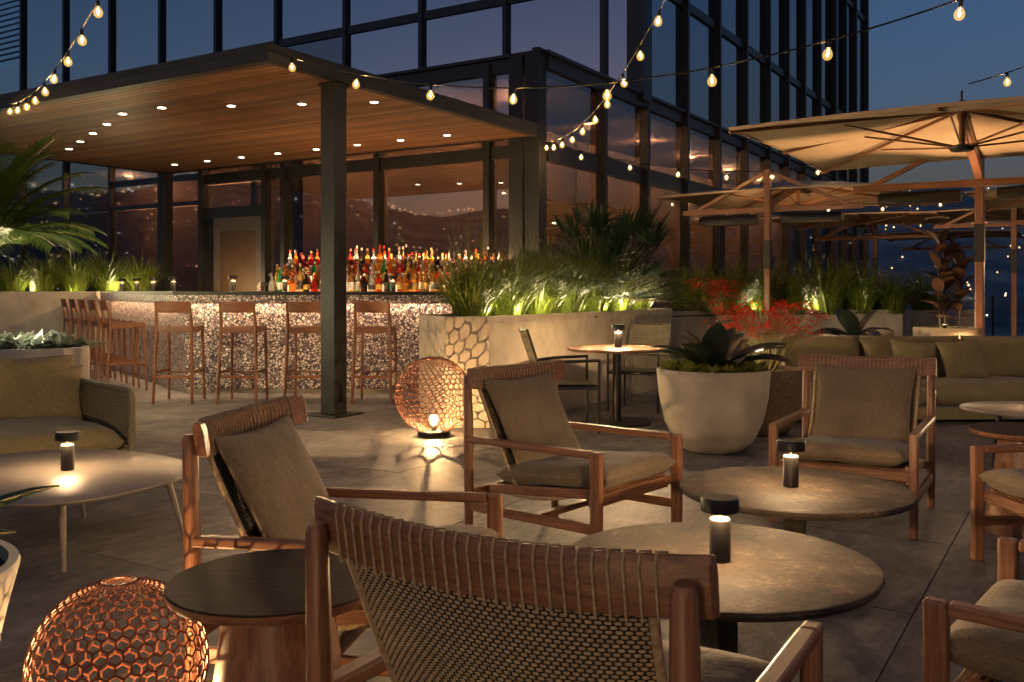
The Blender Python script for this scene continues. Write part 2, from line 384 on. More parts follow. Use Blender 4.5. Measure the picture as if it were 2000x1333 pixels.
for k, c, s in (('warm', (1, .55, .22), 1.1), ('white', (1, .86, .68), 1.0), ('red', (1, .25, .16), 1.0)):
    o = mbs[k].build('city_lights', emit('city_light_' + k, c, s), kind='stuff')
    o['label'] = {'warm': 'countless amber lights across the dusky hillside', 'white': 'countless pale white lights across the dusky hillside', 'red': 'scattered red lights across the dusky hillside'}[k]; o['category'] = 'city lights'

# --- terrace slab with paving tiles laid on the grid of the building
floor = MB().box(-24, 26, -26, 16, -.4, -.010).build('terrace_floor', M['floor'], kind='structure'); floor.location = P1; floor.rotation_euler = (0, 0, RZ)
T = 1.2; a0, b0 = AB((2.246, 4.786, 0)); me = MB().box(0, T - .006, 0, T - .006, -.009, 0).mesh('paving_tile', M['floor'])
for i in range(-16, 18):
    for j in range(-16, 18):
        c = B(a0 + (i + .5) * T, b0 + (j + .5) * T)
        if c.y < 1.4 or c.y > 15.5: continue
        if abs(c.x) > c.y * .5475 + .95: continue
        ca, cb = AB(c)
        if ca > .4 and cb > -.6: continue
        o = part(None, 'paving_tile', me, floor); o.location = (a0 + i * T, b0 + j * T, random.uniform(-.001, .0008))
# ================================================================ GLASS BUILDING
bld = empty('glass_building', P1, RZ, 'tall dark-framed glass building reflecting the dusk sky behind the bar canopy', 'building')
def bbox(name, a0, a1, b0, b1, z0, z1, m='bronze', parent=bld): return MB().box(a0, a1, b0, b1, z0, z1).build(name, M[m], parent)
TA = 3.42; ZT = 16.0
mF1t = [.7, 2.74, 4.73, 6.73, 8.75, 10.71, 12.7, 14.66, 16.62, 18.6]
mF2 = [1.81, 3.5, 5.38, 7.2, 8.99, 10.74, 12.37, 14.0, 15.7, 17.5, 18.95, 20.45, 22.3]
mF1v = [.89, 2.97, 5.02, 5.48, 7.09]
rp = random.Random(11)
def pane_f1(a, b0, b1, z0, z1):   # pane in a plane of constant a
    t = rp.uniform(-.0014, .0014); u = rp.uniform(-.0014, .0014); w_ = b1 - b0; h = z1 - z0
    MB().hexa([(a + t * w_ + u * h, b1, z0), (a + u * h, b0, z0), (a + .02, b0, z0), (a + .02, b1, z0), (a + t * w_, b1, z1), (a, b0, z1), (a + .02, b0, z1), (a + .02, b1, z1)]).build('window_pane', M['glass' if z0 > 4.2 else 'glass_low'], bld)
def pane_f2(b, a0, a1, z0, z1):
    t = rp.uniform(-.0014, .0014); u = rp.uniform(-.0014, .0014); w_ = a1 - a0; h = z1 - z0
    MB().hexa([(a0, b + u * h, z0), (a1, b + t * w_ + u * h, z0), (a1, b + .02, z0), (a0, b + .02, z0), (a0, b, z1), (a1, b + t * w_, z1), (a1, b + .02, z1), (a0, b + .02, z1)]).build('window_pane', M['glass' if z0 > 4.2 else 'glass_low'], bld)
# backing core so that nothing shows through the thin panes
bbox('core', TA + .15, 22.2, .15, 18.4, 4.75, ZT - .1, 'black')
bbox('core', TA + 2.2, 22.2, 2.4, 18.4, 0, 4.4, 'inner'); bbox('core', 2.3, TA + 2.0, 2.35, 6.9, 0, 4.4, 'inner')
bbox('interior_ceiling', .12, 22.2, .12, 6.95, 4.42, 4.5, 'inner'); bbox('interior_ceiling', TA + .12, 22.2, 7.0, 18.4, 4.42, 4.74, 'inner')
for a_ in [1.3 + 2.6 * k for k in range(8)]:
    o = MB().lathe([(.001, -.02), (.10, -.02), (.10, 0), (.001, 0)], 16).build('ceiling_light', M['led'], bld); o.location = (a_, 1.25, 4.41); lamp('room_light', (0, 0, -.04), 170, o, 'POINT', (1, .56, .31), .1)
for b_ in (2.6, 4.6, 6.2, 9.5, 12.5, 15.5):
    o = MB().lathe([(.001, -.02), (.10, -.02), (.10, 0), (.001, 0)], 16).build('ceiling_light', M['led'], bld); o.location = (1.1 if b_ < 7 else TA + 1.1, b_, 4.41); lamp('room_light', (0, 0, -.04), 170, o, 'POINT', (1, .56, .31), .1)
# tower face towards the canopy (constant a = TA)
edges = [0.06] + mF1t + [20.6]
for i in range(len(edges) - 1):
    b0_, b1_ = edges[i], edges[i + 1]
    rows = [(4.3, 6.70), (6.86, 11.4), (11.5, ZT)] if b1_ < 7.5 else [(0, 3.32), (3.42, 6.70), (6.86, 11.4), (11.5, ZT)]
    if i == len(edges) - 2: rows = [(0, 3.32), (3.42, 6.70), (6.86, 7.6)]
    for z0, z1 in rows: pane_f1(TA, b0_, b1_, z0, z1)
for b in mF1t: bbox('mullion', TA - .09, TA + .04, b - .045, b + .045, 0 if b > 7.2 else 4.5, ZT)
for z in (6.78, 11.45): bbox('transom', TA - .045, TA + .035, .06, 20.6, z - .085, z + .085)
bbox('transom', TA - .045, TA + .035, 7.12, 20.6, 3.33, 3.43)
bbox('transom', TA - .04, TA + .03, 7.12, 14.66, 3.93, 4.08)
for k in range(34):
    z = 7.75 + k * .16; MB().hexa([(TA - .08, 20.6, z), (TA - .08, 18.66, z), (TA + .02, 18.66, z + .09), (TA + .02, 20.6, z + .09), (TA - .08, 20.6, z + .02), (TA - .08, 18.66, z + .02), (TA + .02, 18.66, z + .11), (TA + .02, 20.6, z + .11)]).build('louvre_slat', M['bronze'], bld)
# corner pier of the tower and the long face (constant b = 0)
bbox('corner_pier', TA - .14, TA + .22, -.12, .2, 4.58, ZT)
e2 = [.08] + mF2
for i in range(len(e2) - 1):
    for z0, z1 in ((0, 3.14), (3.44, 4.5)): pane_f2(0, e2[i], e2[i + 1], z0, z1)
    if e2[i + 1] > 3.6:
        for z0, z1 in ((4.64, 6.70), (6.86, 10.5), (10.66, ZT)): pane_f2(0, max(e2[i], TA + .1), e2[i + 1], z0, z1)
for k, a in enumerate(mF2):
    h = .11 if k in (9, 12) else .05
    bbox('mullion', a - h / 2 - .02, a + h / 2 + .02, -.13, .04, 0, 4.5 if a < 3.6 else ZT)
    if k in (3, 9): bbox('pier', a - .16, a + .16, -.16, -.04, 0, 3.1 if k == 3 else ZT)
for z, h in ((6.78, .085), (10.58, .085), (3.29, .14), (4.57, .10)): bbox('transom', .1 if z < 5 else TA + .1, 22.3, -.05, .035, z - h, z + h)
bbox('coping', .0, 22.3, -.10, .06, 4.672, 4.72)
# lower volume behind the bar (constant a = 0)
ev = [.5] + mF1v
for i in range(len(ev) - 1):
    if i == 4:
        pane_f1(0, ev[i], ev[i + 1], 2.79, 3.2); continue
    for z0, z1 in ((0, 3.22), (3.4, 4.46)): pane_f1(0, ev[i], ev[i + 1], z0, z1)
pane_f1(0, ev[4], ev[5], 3.4, 4.46)
for b in mF1v: bbox('mullion', -.11, .04, b - .05, b + .05, 0, 4.62)
for z0, z1 in ((3.22, 3.40), (4.46, 4.66)): bbox('transom', -.05, .035, .45, 7.1, z0, z1)
bbox('coping', -.1, TA, -.03, 7.15, 4.665, 4.71)
bbox('transom', -.05, .035, 5.5, 7.05, 2.6, 2.79)
dr = bbox('door', -.03, .03, 5.72, 6.62, .02, 2.36, 'door')
bbox('door_frame', -.045, .035, 5.53, 5.72, 0, 2.6, 'door_trim'); bbox('door_frame', -.045, .035, 6.62, 6.8, 0, 2.6, 'door_trim'); bbox('door_frame', -.046, .036, 5.72, 6.62, 2.36, 2.6, 'door_trim')
MB().box(-.075, -.03, 5.8, 5.83, .9, 1.25).build('door_handle', M['steel'], dr)
bbox('side_panel', -.03, .02, 6.8, 7.04, 0, 2.6, 'black')
# return of the volume (constant b = 7.1)
for a0_, a1_ in ((.1, 1.2), (1.2, 2.3), (2.3, 3.38)):
    MB().box(a0_, a1_, 7.1, 7.12, 0, 4.46).build('window_pane', M['glass'], bld); bbox('mullion', a1_ - .04, a1_ + .04, 7.05, 7.2, 0, 4.6)
# corner pier cluster
bbox('corner_pier', -.10, .10, .27, .50, 0, 4.70, 'steel'); bbox('corner_pier', -.11, .11, .10, .22, 0, 4.70, 'steel'); bbox('corner_pier', -.13, .09, -.02, .09, 0, 4.74, 'steel')
# ================================================================ BAR CANOPY
can = empty('bar_canopy', P1, RZ, 'flat dark steel canopy with timber plank soffit and recessed downlights over the bar', 'canopy')
CA, CB0, CB1, Z0, Z1 = -5.28, -.06, 8.02, 3.46, 3.62
def cbox(n, *a, m='steel', p=can, bevel=.004): return MB().box(*a).build(n, M[m], p, bevel=bevel)
cbox('fascia', CA, CA + .10, CB0, CB1, Z0, Z1); cbox('fascia', -.24, -.22 + .08, .55, CB1, Z0, Z1)
cbox('fascia', CA + .10, -.22, CB0, CB0 + .10, Z0 + .001, Z1 - .001); cbox('fascia', CA + .10, -.24, CB1 - .1, CB1, Z0 + .001, Z1 - .001)
cbox('lip', CA - .012, CA, CB0 - .012, CB1, Z1 - .055, Z1 + .012); cbox('lip', CA, -.22, CB0 - .012, CB0, Z1 - .055, Z1 + .012)
cbox('roof_deck', CA + .1, -.24, CB0 + .1, CB1 - .1, Z1 - .05, Z1 - .012, m='black')
npl = 48; wpl = (-.24 - CA - .1) / npl; pm = [MB().box(0, wpl - .011, 0, L, 0, .018).mesh('soffit_plank', M['soffit']) for L in (7.87,)]
for k in range(npl):
    o = part(None, 'soffit_plank', pm[0], can); o.location = (CA + .1 + k * wpl, CB0 + .105, Z0 + .008 + random.uniform(0, .003))
for a, b in ((-4.2, .10), (-.34, 7.75)):
    c = cbox('column', a - .095, a + .095, b - .095, b + .095, .02, Z0 - .002); cbox('base_plate', a - .22, a + .22, b - .22, b + .22, .001, .02, p=c)
    cbox('column_cap', a - .11, a + .11, b - .11, b + .11, Z0 - .03, Z0 - .001, p=c)
dl = [(-.95, .98 + .82 * k) for k in range(8)]
bc = V(-4.13, 11.81, 0); sd = V(-.57, .822, 0)
dl += [AB(V(-1.58 - .853 * k, 10.72 + .11 * k, 0)) for k in range(-1, 4)]
dl += [AB(V(-4.76, 11.43, 0) + V(-.50, .71, 0) * k) for k in range(0, 5)]
ring = MB().lathe([(.035, 0), (.055, 0), (.055, -.006), (.036, -.006)], 20).mesh('downlight_trim', M['steel'])
lens = MB().lathe([(.001, -.0075), (.046, -.0075), (.046, -.002), (.001, -.002)], 20).mesh('downlight_lens', M['downled'])
for a, b in dl:
    if not (CA + .2 < a < -.4 and .15 < b < CB1 - .2): continue
    o = part(None, 'downlight', lens, can); o.location = (a, b, Z0 + .005)
    q = part(None, 'trim', ring, o)
    lamp('downlight_spot', (0, 0, -.02), 22, o, 'SPOT', (1, .66, .36), .03, spot=(R(95), .8))
# ================================================================ BAR
bar = empty('bar_counter', bc, 0, 'angular bar counter faced in shell terrazzo with a glowing lit front', 'bar counter')
dirn = V(sd.x, sd.y, 0).normalized(); nrm = V(-dirn.y, dirn.x, 0)
LS = 4.3; XR = 3.52   # length of the side wing and of the front
def wing(off):        # outline of the bar front pushed in by off: side end, corner, right end
    # outward normals: front (0,-1), side nrm
    k = math.tan((math.pi - math.acos(max(-1, min(1, -dirn.x)))) / 2)
    m_ = V(0, off, 0); s_ = nrm * -off if nrm.x < 0 else nrm * off
    # intersection of the two shifted lines
    t = (off - s_.y) / dirn.y; c = s_ + dirn * t
    return [s_ + dirn * LS, c, V(XR, off, 0)]
def ribbon(o0, o1, z0, z1):
    A, Bq = wing(o0), wing(o1); return MB().prism([(p.x, p.y) for p in A] + [(p.x, p.y) for p in reversed(Bq)], z0, z1)
ribbon(0, .10, .06, 1.14).build('front_panel', M['terrazzo'], bar)
ribbon(.03, .10, 0, .06).build('kick', M['concrete'], bar)
ribbon(-.17, .55, 1.245, 1.29).build('countertop', M['black'], bar, bevel=.004)
ribbon(-.165, -.125, 1.135, 1.244).build('counter_apron', M['terrazzo'], bar)
ribbon(-.125, .5, 1.20, 1.244).build('counter_substrate', M['black'], bar)
ribbon(-.115, -.10, 1.185, 1.199).build('led_strip', M['led'], bar)
ribbon(.5, .55, .06, 1.20).build('back_panel', M['black'], bar)
# under-counter strips wash the terrazzo
lamp('bar_strip_light', (XR / 2, -.107, 1.18), 8.5, bar, 'AREA', (1, .64, .36), XR - .1, sy=.02, rot=(R(22), 0, 0))
mid = dirn * (LS / 2) + (nrm * .107 if nrm.x < 0 else nrm * -.107)
lamp('bar_strip_light', (mid.x, mid.y, 1.18), 8.5, bar, 'AREA', (1, .64, .36), LS - .2, sy=.02, rot=(0, 0, math.atan2(dirn.y, dirn.x)))
# low platform seam the stools stand on is the floor itself; back bar behind
bb = empty('back_bar', (-3.5, 13.0, 0), 0, 'stepped back bar shelf with glowing risers behind the terrazzo counter', 'back bar')
BW = 3.45
MB().box(-.06, BW, 0, .62, 0, 1.20).build('cabinet', M['black'], bb)
tiers = [(.02, .20, 1.285), (.20, .38, 1.41), (.38, .58, 1.54)]
for k, (y0, y1, z) in enumerate(tiers):
    MB().box(0 if k else -.0, BW - .02, y0, y1, z - .03, z).build('shelf', M['steel'], bb)
    if k: MB().box(.22, BW - .04, y0 + .004, y0 + .016, tiers[k - 1][2] + .001, z - .031).build('lit_riser', M['led_soft'], bb)
MB().box(.26, BW - .04, .60, .612, 1.545, 1.60).build('lit_riser', M['led_soft'], bb)
MB().box(.2, BW - .02, .614, .63, 1.2, 1.61).build('back_panel', M['black'], bb)
MB().box(-.055, -.005, .05, .25, 1.203, 1.42).build('end_block', M['terrazzo'], bb)
lamp('back_bar_strip', (BW / 2, .42, 1.76), 20, bb, 'AREA', (1, .56, .26), BW - .1, sy=.05, rot=(R(180 - 20), 0, 0))
# bottles
GL = {}
def bottle_glass(n, c, tr=.75, r=.08):
    m, t, b = newmat(n); b.inputs['Base Color'].default_value = (*c, 1); b.inputs['Roughness'].default_value = r
    b.inputs['Transmission Weight'].default_value = tr; b.inputs['IOR'].default_value = 1.25; return m
kinds = [('amber', (.85, .36, .06)), ('red', (.75, .035, .02)), ('green', (.03, .42, .10)), ('clear', (.92, .88, .80)), ('dark', (.04, .025, .018)), ('golden', (.95, .62, .14)), ('orange', (.92, .20, .03))]
for n, c in kinds: GL[n] = bottle_glass(n + '_bottle_glass', c)
caps = {k: plain(k + '_cap', c, .4) for k, c in (('black', (.02, .02, .02)), ('gold', (.5, .33, .1)), ('red', (.5, .03, .02)), ('silver', (.5, .5, .48)))}
LBL = {k: plain(k + '_label', c, .7) for k, c in (('cream', (.7, .62, .46)), ('white', (.75, .74, .7)), ('dark', (.06, .05, .05)), ('ochre', (.6, .36, .08)))}
profs = [[(.034, 0), (.037, .006), (.037, .17), (.030, .20), (.014, .225), (.013, .285)], [(.042, 0), (.044, .008), (.044, .13), (.034, .165), (.015, .19), (.014, .25)],
         [(.030, 0), (.032, .006), (.032, .20), (.022, .235), (.012, .26), (.012, .315)], [(.046, 0), (.048, .01), (.050, .09), (.030, .14), (.016, .165), (.016, .215)]]
bmesh_ = {}
def bottle(kind, pk, ck, lk, loc):
    key = (kind, pk)
    if key not in bmesh_: bmesh_[key] = MB().lathe(profs[pk], 12).mesh('bottle', GL[kind], 40)
    o = part(None, 'bottle', bmesh_[key], None); o.location = loc; o.rotation_euler = (0, 0, random.uniform(0, 6))
    r, z = profs[pk][-1]; k2 = ('cap', pk, ck)
    if k2 not in bmesh_: bmesh_[k2] = MB().lathe([(r + .002, z), (r + .002, z + .03), (r - .002, z + .034)], 10).mesh('cap', caps[ck], 40)
    part(None, 'cap', bmesh_[k2], o)
    k3 = ('lab', pk, lk); rb = profs[pk][1][0] + .0012; h0, h1 = (.03, .03 + .5 * profs[pk][2][1])
    if k3 not in bmesh_: bmesh_[k3] = MB().lathe([(rb, h0), (rb, h1), (rb - .003, h1), (rb - .003, h0)], 12).mesh('label', LBL[lk], 40)
    if pk != 3: part(None, 'label', bmesh_[k3], o)
    shape = ('straight', 'stout', 'tall slim', 'squat')[pk]
    where = {0: 'on the lowest lit shelf of the back bar', 1: 'on the middle lit shelf of the back bar', 2: 'on the top shelf of the back bar'}
    return o, shape
for k, y0, y1, z, dy in [(k, *t, dy) for k, t in enumerate(tiers) for dy in (-.045, .045)]:
    x = .12 + (.05 if k == 0 else .22) + dy * .6
    while x < BW - .1:
        kind = random.choices([q[0] for q in kinds], [.26, .18, .10, .16, .12, .12, .10])[0]; pk = random.choices(range(4), [.38, .22, .28, .12])[0]
        ck = random.choice(list(caps)); lk = random.choice(list(LBL))
        o, shape = bottle(kind, pk, ck, lk, (-3.5 + x, 13.0 + (y0 + y1) / 2 + dy + random.uniform(-.012, .012), z))
        shelf = ('front', 'middle', 'top')[k]
        tag(o, '%s %s bottle with %s cap%s on %s back-bar step' % (shape, kind, ck, '' if pk == 3 else ' and %s label' % lk, shelf), 'bottle', '%s %s %s %s bottles on the %s step' % (shape, kind, ck, lk if pk != 3 else 'plain', shelf))
        x += profs[pk][1][0] * 2 + random.uniform(.006, .03) + (.08 if random.random() < .06 else 0); o.scale = (1, 1, random.uniform(.86, 1.22))
# ================================================================ FURNITURE
def pillow(w_, h, th, nx=12, ny=12, pinch=.10, seed=0, p=2.4):
    """a stuffed cushion lying in its local xy plane, corners pulled out"""
    rr = random.Random(seed); mb = MB(); top = []; ph = [rr.uniform(0, 6) for _ in range(4)]
    def P(i, j, sgn):
        u, v = math.sin(math.pi / 2 * (i / nx * 2 - 1)), math.sin(math.pi / 2 * (j / ny * 2 - 1))
        e = max(0, (1 - abs(u) ** p)) ** .5 * max(0, (1 - abs(v) ** p)) ** .5
        k = 1 - pinch * (1 - max(abs(u), abs(v)) ** 6 * 0) * 0
        sx = 1 - pinch * (1 - v * v) * abs(u) ** 3 * 0 - pinch * .5 * (1 - abs(v)) * abs(u) ** 4 * 0
        x = u * w_ / 2 * (1 - pinch * .35 * (1 - v * v) * u * u); y = v * h / 2 * (1 - pinch * .35 * (1 - u * u) * v * v)
        wob = .06 * math.sin(u * 5 + ph[0]) * math.sin(v * 4 + ph[1]) + .05 * math.sin(u * 9 + v * 6 + ph[2])
        return (x, y, sgn * th / 2 * e * (1 + wob))
    for sgn in (1, -1):
        base = len(mb.v)
        for j in range(ny + 1):
            for i in range(nx + 1): mb.v.append(P(i, j, sgn))
        for j in range(ny):
            for i in range(nx):
                a = base + j * (nx + 1) + i; q = (a, a + 1, a + nx + 2, a + nx + 1); mb.f.append(q if sgn > 0 else tuple(reversed(q)))
    return mb
def piping(w_, h, pinch, r=.0045):
    f = lambda u, v: V(u * w_ / 2 * (1 - pinch * .35 * (1 - v * v) * u * u), v * h / 2 * (1 - pinch * .35 * (1 - u * u) * v * v), 0)
    q = [-1 + k / 6 for k in range(12)]; loop = [f(t, -1) for t in q] + [f(1, t) for t in q] + [f(-t, 1) for t in q] + [f(-1, -t) for t in q]
    return MB().tube(loop + [loop[0]], r, 6, False)
def slab_cushion(w_, h, th, seed=0, r=.5):   # boxier seat cushion
    return pillow(w_, h, th, 18, 18, .05, seed, 9)
def xform(mb, mat): mb.v = [tuple(mat @ Vector(p)) for p in mb.v]; return mb
def stitches(mb, S, nu, nv, th, gap=.72, vgap=.8, brick=True):
    """short raised stitches laid brick fashion over the surface S(u, v)"""
    for j in range(nv):
        for i in range(nu + (1 if brick and j % 2 else 0)):
            off = -.5 if brick and j % 2 else 0
            u0 = (i + off + (1 - gap) / 2) / nu; u1 = (i + off + (1 + gap) / 2) / nu
            u0 = max(0, u0); u1 = min(1, u1)
            if u1 - u0 < .1 / nu: continue
            v0 = (j + (1 - vgap) / 2) / nv; v1 = (j + (1 + vgap) / 2) / nv; um = (u0 + u1) / 2; vm = (v0 + v1) / 2
            c = S(um, vm); e = .001
            n = (S(um + e, vm) - S(um - e, vm)).cross(S(um, vm + e) - S(um, vm - e)).normalized() * th
            a, b, c_, d = S(u0, vm), S(um, v0), S(u1, vm), S(um, v1)
            q0, q1 = S(u0 + (um - u0) * .35, v0), S(u1 - (u1 - um) * .35, v0); q2, q3 = S(u1 - (u1 - um) * .35, v1), S(u0 + (um - u0) * .35, v1)
            mb.add([a, q0, q1, c_, q2, q3, c + n, c - n], [(0, 1, 6), (1, 2, 6), (2, 3, 6), (3, 4, 6), (4, 5, 6), (5, 0, 6), (1, 0, 7), (2, 1, 7), (3, 2, 7), (4, 3, 7), (5, 4, 7), (0, 5, 7)])
    return mb
def sheet(S, nu, nv):
    mb = MB()
    for j in range(nv + 1):
        for i in range(nu + 1): mb.v.append(tuple(S(i / nu, j / nv)))
    for j in range(nv):
        for i in range(nu):
            a = j * (nu + 1) + i; mb.f.append((a, a + 1, a + nu + 2, a + nu + 1))
    return mb

# ---- lounge armchair: teak frame, woven sling, loose cushions (faces +y)
def make_armchair():
    c = empty('lounge_armchair'); W, D = .73, .80
    for s in (-1, 1):
        x = s * W / 2
        MB().bar((x, D / 2, 0), (x, D / 2, .552), .042, .052, (0, 1, 0), .044, .056).build('leg', M['teak_z'], c, bevel=.009)
        MB().tube([(x, -D / 2, 0), (x, -D / 2, .3), (x, -D / 2 - .004, .62), (x, -D / 2 - .012, .845), (x, -D / 2 - .013, .86)], [.020, .026, .026, .022, .016], 12).build('leg', M['teak_z'], c, 50)
        MB().bar((x, -D / 2, .535), (x, D / 2 - .029, .536), .046, .034).build('armrest', M['teak_y'], c, bevel=.008)
        MB().bar((x, -D / 2, .19), (x, D / 2 - .02, .19), .026, .048).build('side_stretcher', M['teak_y'], c, bevel=.005)
        MB().bar((x * .9, -D / 2 + .12, .29), (x * .9, D / 2 - .05, .345), .032, .045).build('seat_rail', M['teak_y'], c, bevel=.006)
    MB().bar((-W / 2, 0.02, .19), (W / 2, .02, .19), .045, .03).build('cross_stretcher', M['teak_x'], c, bevel=.005)
    MB().bar((-W / 2, -D / 2 + .02, .26), (W / 2, -D / 2 + .02, .26), .03, .045).build('back_stretcher', M['teak_x'], c, bevel=.005)
    # curved top rail: a board bowed backwards, thicker below
    RW = .795
    def rail_pt(u, z):   # u -1..1
        return V(u * RW / 2, -D / 2 + .036 - .060 * (1 - u * u) - (z - .85) * .16, z - .012 * (1 - u * u))
    mb = MB(); n = 16; secs = [(-.016, .800), (.017, .796), (.018, .87), (.012, .897), (-.008, .902), (-.017, .885)]
    for i in range(n + 1):
        u = i / n * 2 - 1
        for dy, z in secs: p = rail_pt(u, z); mb.v.append((p.x, p.y + dy, p.z))
    k = len(secs)
    for i in range(n):
        for q in range(k): mb.f.append((i * k + q, i * k + (q + 1) % k, (i + 1) * k + (q + 1) % k, (i + 1) * k + q))
    mb.f += [tuple(range(k - 1, -1, -1)), tuple(range(n * k, n * k + k))]
    rail = mb.build('top_rail', M['teak_x'], c, 45, .003)
    # cords wrapped over the rail, joining the sling
    cm = MB(); NC = 27
    for i in range(NC):
        u = (i / (NC - 1) * 2 - 1) * .80
        lo = [(-.0185, .792), (-.0195, .885), (-.010, .905), (.013, .900), (.0205, .87), (.0195, .792)]
        pts = []
        for q, (dy, z) in enumerate(lo):
            p = rail_pt(u + (.018 if q > 2 else 0), z); pts.append((p.x, p.y + dy, p.z))
        cm.tube(pts, .0027, 5)
    w_ = cm.build('rail_binding', M['cord'], rail); w_['kind'] = 'stuff'
    SW = .61
    def S(u, v):      # back sling: u across, v down
        x = (u - .5) * SW * (1 - .03 * math.sin(math.pi * v))
        uu = (u - .5) * 2; y_top = -D / 2 + .036 - .060 * (1 - (uu * .8) ** 2)
        sag = .045 * math.sin(math.pi * v) * (1 - uu * uu * .6)
        return V(x, y_top + v * .27 - sag, .798 - .012 * (1 - uu * uu) - v * .51)
    sheet(S, 10, 12).build('sling_backing', M['cord_dark'], c, 60)
    o = stitches(MB(), S, 38, 62, .0042, .80, .74).build('back_sling', M['cord'], c, 70); o['kind'] = 'stuff'
    for s in (0, 1):
        MB().tube([S(s, v / 10) for v in range(11)], .009, 7).build('sling_edge', M['cord'], c, 60)
    def S2(u, v):     # seat webbing with a wrapped front edge
        x = (u - .5) * .66
        if v < .8: t = v / .8; return V(x, -D / 2 + .20 + t * .53, .285 + t * .062 - .03 * math.sin(math.pi * t))
        t = (v - .8) / .2; a = t * 2.2; return V(x, D / 2 - .07 + .035 * math.sin(a), .347 - .045 * (1 - math.cos(a)))
    sheet(S2, 8, 16).build('seat_backing', M['cord_dark'], c, 60)
    fr = lambda u, v: S2(u, .74 + .26 * v)
    o = stitches(MB(), fr, 40, 11, .005, .74, .78).build('seat_sling', M['cord_lit'], c, 70); o['kind'] = 'stuff'
    for s in (0, 1):
        MB().tube([S2(s, v / 14) for v in range(15)], .011, 7).build('sling_edge', M['cord'], c, 60)
    MB().bar((-W / 2, D / 2 - .035, .315), (W / 2, D / 2 - .035, .315), .03, .05).build('front_rail', M['teak_x'], c, bevel=.006)
    # cushions
    bk = pillow(.58, .60, .085, 14, 14, .25, 3, 3.2)
    ang = math.atan2(.27, .51)
    xform(bk, Matrix.Translation((0, -.235, .575)) @ Matrix.Rotation(R(90) + ang, 4, 'X'))
    b = bk.build('back_cushion', M['linen'], c, 60)
    xform(piping(.58, .60, .25), Matrix.Translation((0, -.235, .575)) @ Matrix.Rotation(R(90) + ang, 4, 'X')).build('piping', M['linen'], b, 60)
    st = slab_cushion(.63, .68, .115, 5); xform(st, Matrix.Translation((0, .085, .388)) @ Matrix.Rotation(R(5), 4, 'X'))
    b = st.build('seat_cushion', M['linen'], c, 60)
    xform(piping(.63, .68, .05), Matrix.Translation((0, .085, .388)) @ Matrix.Rotation(R(5), 4, 'X')).build('piping', M['linen'], b, 60)
    return c
arm = make_armchair()
G = None
def put_chair(i, pos, f, label):
    o = place(arm, i == 0, (pos[0], pos[1], 0), facing(f[0], f[1]), label); o['category'] = 'armchair'; o['group'] = 'teak lounge armchairs on the terrace'; return o
def from_corner(front_left, f, W=.73, D=.80):   # world point of the sitter's front-left leg -> centre
    f = V(f[0], f[1], 0).normalized(); r = V(f.y, -f.x, 0); p = V(front_left[0], front_left[1], 0); return p + r * W / 2 - f * D / 2
fA = V(.51, .86, 0).normalized(); rA = V(fA.y, -fA.x, 0); cA = V(-.03, 1.63, 0) + fA * .36
put_chair(0, cA, fA, 'teak armchair showing its woven sling back, beside the dark-topped wood side table')
put_chair(1, V(-.975, 2.86, 0) + V(.985, -.17, 0) * .40 + V(.17, .985, 0) * .365, (.985, -.17), 'teak armchair standing just beyond the dark-topped wood side table')
put_chair(2, V(.39, 4.32, 0) - V(.766, -.643, 0) * .40 + V(.643, .766, 0) * .365, (.766, -.643), 'teak armchair between the farther wire globe lantern and the cracked stone table')
put_chair(3, V(2.104, 4.894, 0) + V(.5, .866, 0) * .40 - V(.866, -.5, 0) * .365, (-.5, -.866), 'teak armchair with its back to the long sofa, cushion fully visible')
put_chair(4, V(2.245, 4.504, 0) + V(.99, .10, 0) * .40 + V(.10, -.99, 0) * .365, (-.99, -.10), 'teak armchair beside the small round wooden side table near the sofa')
put_chair(5, V(1.5, 2.824, 0) + V(.764, -.645, 0) * .40 + V(-.645, -.764, 0) * .365, (-.764, .645), 'teak armchair facing the cracked stone table, far from the bar and lanterns')

# ---- portable table lamp
LP = 13
def make_lamp():
    c = empty('table_lamp')
    MB().lathe([(.030, 0), (.033, .003), (.033, .128), (.031, .131)], 28).build('body', M['lamp'], c, 40)
    MB().lathe([(.001, .131), (.029, .131), (.029, .1335), (.001, .1335)], 24).build('diffuser', M['lamp_glow'], c, 40)
    MB().tube([(0, 0, .132), (0, 0, .170)], .0035, 8).build('stem', M['lamp'], c, 40)
    MB().lathe([(.055, .160), (.059, .158), (.060, .162), (.060, .196), (.056, .201), (.001, .201), (.001, .170), (.055, .170)], 32).build('shade', M['lamp'], c, 40)
    lamp('lamp_light', (0, 0, .150), LP, c, 'POINT', (1, .62, .30), .012, .7)
    dk = lamp('lamp_disc_light', (0, 0, .1565), LP * .11, c, 'AREA', (1, .62, .30), .108); dk.data.shape = 'DISK'
    return c
lmp = make_lamp()
lamp_n = [0]
def put_lamp(p, label, scale=1.0, power=None):
    o = place(lmp, lamp_n[0] == 0, p, random.uniform(0, 3), label, None, scale); lamp_n[0] += 1
    o['category'] = 'table lamp'; o['group'] = 'portable table lamps'
    if power is not None:
        for ch in o.children:
            if ch.type == 'LIGHT': ch.data = ch.data.copy(); ch.data.energy *= power / LP
    return o
